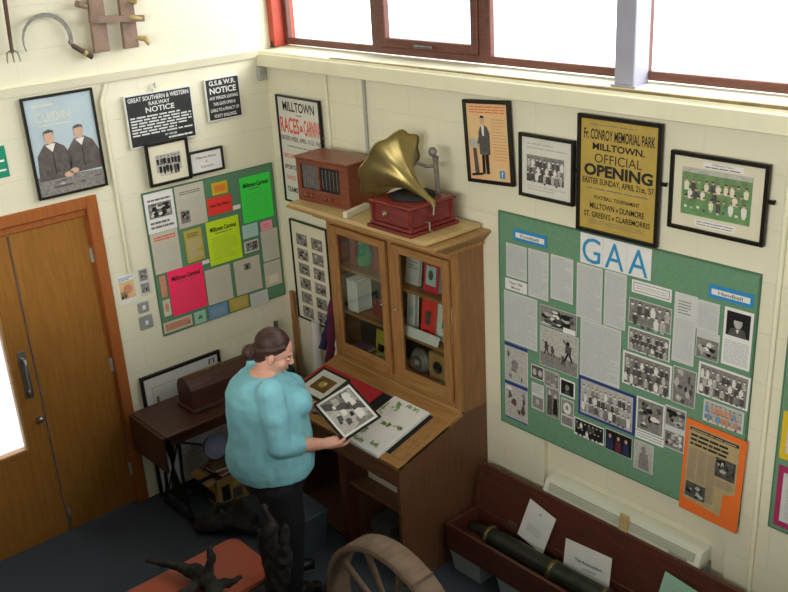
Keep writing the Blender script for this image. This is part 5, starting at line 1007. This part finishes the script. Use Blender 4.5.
t = empty('shell_case', (2.04, -.30, .30), 'long dark metal cylinder with faint brass bands lying in the open chest', 'shell case')
for q in (.42, 1.1):
    k = MB(); k.hexa([(q, .03, .0155), (q+.04, .03, .0155), (q+.04, .22, .0155), (q, .22, .0155)], [(q, .03, .085), (q+.04, .03, .085), (q+.04, .22, .085), (q, .22, .085)], 'mahog'); k.build('cradle', bpy.data.objects['long_chest'])
dirv = Vector((1, .02, 0)).normalized()
k = MB(); k.lathe([(0, 0), (.028, 0), (.03, .06), (.034, .10), (.048, .12), (.050, .16), (.052, .55), (.054, .9), (.056, 1.5), (.0, 1.5)], 'bronze', (0, 0, 0), dirv, 30); k.build('tube', t)
for q in (.14, .58, .90): k = MB(); k.lathe([(.048, q-.012), (.0575, q-.01), (.0575, q+.01), (.048, q+.012)], 'olivebrass', (0, 0, 0), dirv, 30); k.build('band', t)
def card3(name, label, cx, cz, w_, h_, a, m, draw):
    s = Sheet(0); s.slab(-w_/2, -h_/2, w_/2, h_/2, m, .0015); s.y = -.0015; draw(s, -w_/2, -h_/2, w_/2, h_/2); o = s.build(name); o.location = (cx, -.182+(cz-.31)*.24, cz)
    o.rotation_euler = (Matrix.Rotation(math.radians(-13), 3, 'X') @ Matrix.Rotation(-math.radians(a), 3, 'Y')).to_euler(); tag(o, label, 'card')
def d_t1(s, a, b, c, d): s.lines(a+.04, b+.06, c-.05, b+.11, 4, 'softink', .35); s.oval(0, d-.04, .008, .008, 'softink', 3)
card3('info_card', 'blank looking white card leaning in the chest, nearest the bookcase', 2.395, .395, .19, .235, -12, 'white', d_t1)
card3('info_card', 'white card with a two-line printed title in the middle of the chest', 2.745, .325, .29, .215, 4, 'white', lambda s, a, b, c, d: (s.text('The Ammunition', .01, .02, .17, .018, 'midink', 3, .02), s.text('container', .02, -.012, .09, .014, 'midink', 3, .01)))
card3('info_card', 'pale green card leaning in the chest at the bottom right of the photo', 3.27, .41, .21, .19, -6, 'mint', lambda s, a, b, c, d: s.lines(a+.02, b+.03, c-.02, d-.03, 5, 'softink', .3))
# heater
t = empty('panel_heater', (2.362, .034, .365), 'long cream electric panel heater low on the wall under the GAA board', 'heater')
k = MB(); W_ = .945
k.prism([(0, 0, 0), (0, -.085, 0), (0, -.105, .03), (0, -.105, .20), (0, -.075, .265), (0, 0, .27)], 'heater', (W_, 0, 0)); k.build('casing', t)
k = MB(); k.hexa([(.03, -.107, .192), (W_-.03, -.107, .192), (W_-.03, -.104, .192), (.03, -.104, .192)], [(.03, -.084, .252), (W_-.03, -.084, .252), (W_-.03, -.078, .252), (.03, -.078, .252)], 'grille')
for i in range(7): z = .198+i*.0078; y = -.108+i*.0031; k.box(.035, y-.0015, z, W_-.035, y+.001, z+.003, 'heater')
k.build('grille', t)
k = MB(); k.box(W_-.16, -.112, .205, W_-.06, -.100, .225, 'grille', .002); k.build('control_panel', t)
k = MB(); k.box(W_, -.08, .06, W_+.012, -.01, .20, 'g2', .003); k.build('end_cap', t)
k = MB(); k.box(0, -.012, 0, .050, 0, .165, 'board', .002); o = k.build('wood_offcut', loc=(2.86, -.076, .495)); o.rotation_euler = (math.radians(-6), 0, 0); tag(o, 'small pale wood offcut propped against the front of the heater', 'wood')

# ================================================================== FOREGROUND: table, bog oak, cart wheel
t = empty('low_table', (1.555, -1.90, 0), 'low table with an orange-red laminate top in the foreground', 'table')
k = MB(); hw, hl, r_ = .205, .50, .055; pts = []
for sx, sy, a0 in ((1, 1, 0), (-1, 1, 90), (-1, -1, 180), (1, -1, 270)):
    for i in range(7): a = math.radians(a0+15*i); pts.append((sx*(hw-r_)+r_*math.cos(a), sy*(hl-r_)+r_*math.sin(a), .428))
k.prism(pts, 'redtop', (0, 0, .022)); k.build('table_top', t)
k = MB(); k.box(-.17, -.46, .39, .17, -.44, .428, 'blackmat'); k.box(-.17, .44, .39, .17, .46, .428, 'blackmat'); k.box(-.17, -.44, .39, -.15, .44, .428, 'blackmat'); k.box(.15, -.44, .39, .17, .44, .428, 'blackmat'); k.build('underframe', t)
for x in (-.16, .16):
    for y in (-.45, .45): k = MB(); k.tube([(x, y, 0), (x, y, .39)], .013, 'blackmat', 12); k.build('leg', t)
tex = bpy.data.textures.new('gnarl', 'CLOUDS'); tex.noise_scale = .05; tex.noise_depth = 3
def gnarly(name, label, loc, chains, vox=.012, st=.035, seed=0):
    rn = random.Random(seed); k = MB()
    for ch in chains:
        pts = [Vector(c[:3]) for c in ch]; rr = [c[3] for c in ch]; P2, R2 = [], []
        for i in range(len(pts)-1):
            for j in range(4):
                q = j/4; P2.append(pts[i].lerp(pts[i+1], q)+Vector((rn.uniform(-1, 1), rn.uniform(-1, 1), rn.uniform(-1, 1)))*.007*(1 if i+j else 0)); R2.append((rr[i]*(1-q)+rr[i+1]*q)*rn.uniform(.85, 1.15))
        P2.append(pts[-1]); R2.append(rr[-1]); k.tube(P2, R2, 'bog', 9)
        for p, r_ in zip(P2[::2], R2[::2]): k.ell(p, (r_*rn.uniform(.9, 1.25), r_*rn.uniform(.9, 1.25), r_*rn.uniform(.8, 1.1)), 'bog', None, 8, 6)
    o = k.build(name); bake(o, [('REMESH', dict(mode='VOXEL', voxel_size=vox)), ('DISPLACE', dict(texture=tex, strength=st, mid_level=.5))])
    o.location = loc
    lo = min(v.co.z for v in o.data.vertices)
    if loc[2] == 0 or name == 'driftwood': 
        o.location = (loc[0], loc[1], loc[2]-lo+.001)
    return tag(o, label, 'bog oak')
gnarly('bog_oak_stump', 'tall gnarled dark bog oak stump standing right of the low table', (1.85, -1.47, 0),
  [[(0, 0, .0, .085), (-.01, 0, .2, .06), (.0, .0, .42, .045), (-.03, .01, .66, .030), (-.045, .0, .80, .016)], [(.0, .0, .35, .05), (.05, .03, .52, .035), (.08, .03, .68, .018), (.085, .03, .76, .008)], [(0, 0, .3, .04), (-.06, -.01, .45, .03), (-.075, -.02, .56, .022), (-.06, -.03, .66, .015)],
   [(0, 0, .08, .07), (.12, .04, .06, .05), (.20, .10, .05, .03)], [(0, 0, .15, .05), (.12, .07, .28, .035), (.16, .09, .40, .016)], [(0, 0, .12, .05), (-.03, -.12, .05, .04)], [(0, 0, .2, .045), (.10, -.04, .2, .03), (.17, -.06, .26, .02)]], seed=3)
gnarly('bog_oak_root', 'dark tangled bog oak root on the floor between the stump and the wheel', (1.86, -1.16, 0),
  [[(-.12, -.05, .05, .05), (0, 0, .12, .06), (.12, .06, .10, .045), (.2, .12, .04, .03)], [(0, 0, .12, .05), (-.04, .08, .26, .035), (-.01, .12, .36, .018)], [(0, 0, .12, .04), (.08, -.06, .22, .03), (.1, -.1, .3, .014)], [(-.05, 0, .1, .04), (-.14, .10, .14, .03), (-.2, .14, .22, .012)]], seed=4)
gnarly('bog_oak_log', 'dark curled bog oak log on the floor between the cardboard box and the low table', (.76, -1.10, 0),
  [[(-.16, -.12, .07, .045), (-.09, -.06, .09, .055), (.0, .02, .10, .06), (.09, .09, .08, .05), (.16, .15, .05, .03)], [(-.14, -.1, .1, .03), (-.10, -.0, .18, .024), (-.02, .08, .20, .026), (.07, .12, .12, .03)], [(.0, .0, .12, .04), (.02, .08, .24, .02)]], seed=5)
gnarly('driftwood', 'forked dark bog oak branch lying across the orange-red table', (1.60, -1.76, .45),
  [[(-.28, -.13, .09, .010), (-.20, -.06, .07, .022), (-.10, .0, .06, .034), (.0, .03, .06, .042), (.10, .02, .05, .045), (.2, -.02, .05, .035)], [(.02, .03, .06, .035), (.03, .06, .14, .022), (.02, .07, .21, .017)], [(.10, .03, .06, .03), (.15, .10, .06, .018), (.16, .14, .08, .012)], [(.0, .02, .05, .035), (.03, -.12, .04, .03), (.08, -.24, .03, .02)]], vox=.008, st=.015, seed=6)
# cart wheel
t = empty('cart_wheel', (2.49, -1.321, .4415), 'old timber and iron cart wheel standing at the bottom of the photo', 'wheel')
R_ = .44; wd = .125
k = MB(); k.lathe([(R_-.03, 0), (R_-.008, -.002), (R_-.006, wd+.002), (R_-.03, wd), (R_-.03, 0)], 'rusty', (0, 0, 0), (0, 1, 0), 72); k.build('rim', t)
k = MB(); k.lathe([(R_-.007, .0), (R_, .002), (R_, wd-.002), (R_-.007, wd), (R_-.007, 0)], 'rusty', (0, 0, 0), (0, 1, 0), 72); ty = k.build('iron_tyre', t)
k = MB(); a = math.radians(62); c_, s_2 = math.cos(a), math.sin(a)
k.bar((c_*(R_+.002), .0, s_2*(R_+.002)), (c_*(R_+.002), wd, s_2*(R_+.002)), .012, .006, 'oldbrown', (c_, 0, s_2)); k.build('tyre_joint', ty)
k = MB(); k.lathe([(0, -.03), (.035, -.03), (.045, -.01), (.065, .03), (.07, .06), (.065, .10), (.045, .14), (.035, .16), (0, .16)], 'rusty', (0, 0, 0), (0, 1, 0), 28); k.build('hub', t)
for i in range(10):
    a = 2*PI*(i+.25)/10; u = Vector((math.cos(a), 0, math.sin(a))); k = MB(); k.tube([u*.05+Vector((0, wd/2, 0)), u*.2+Vector((0, wd/2, 0)), u*(R_-.028)+Vector((0, wd/2, 0))], [.020, .015, .017], 'rusty', 10); k.build('spoke', t)
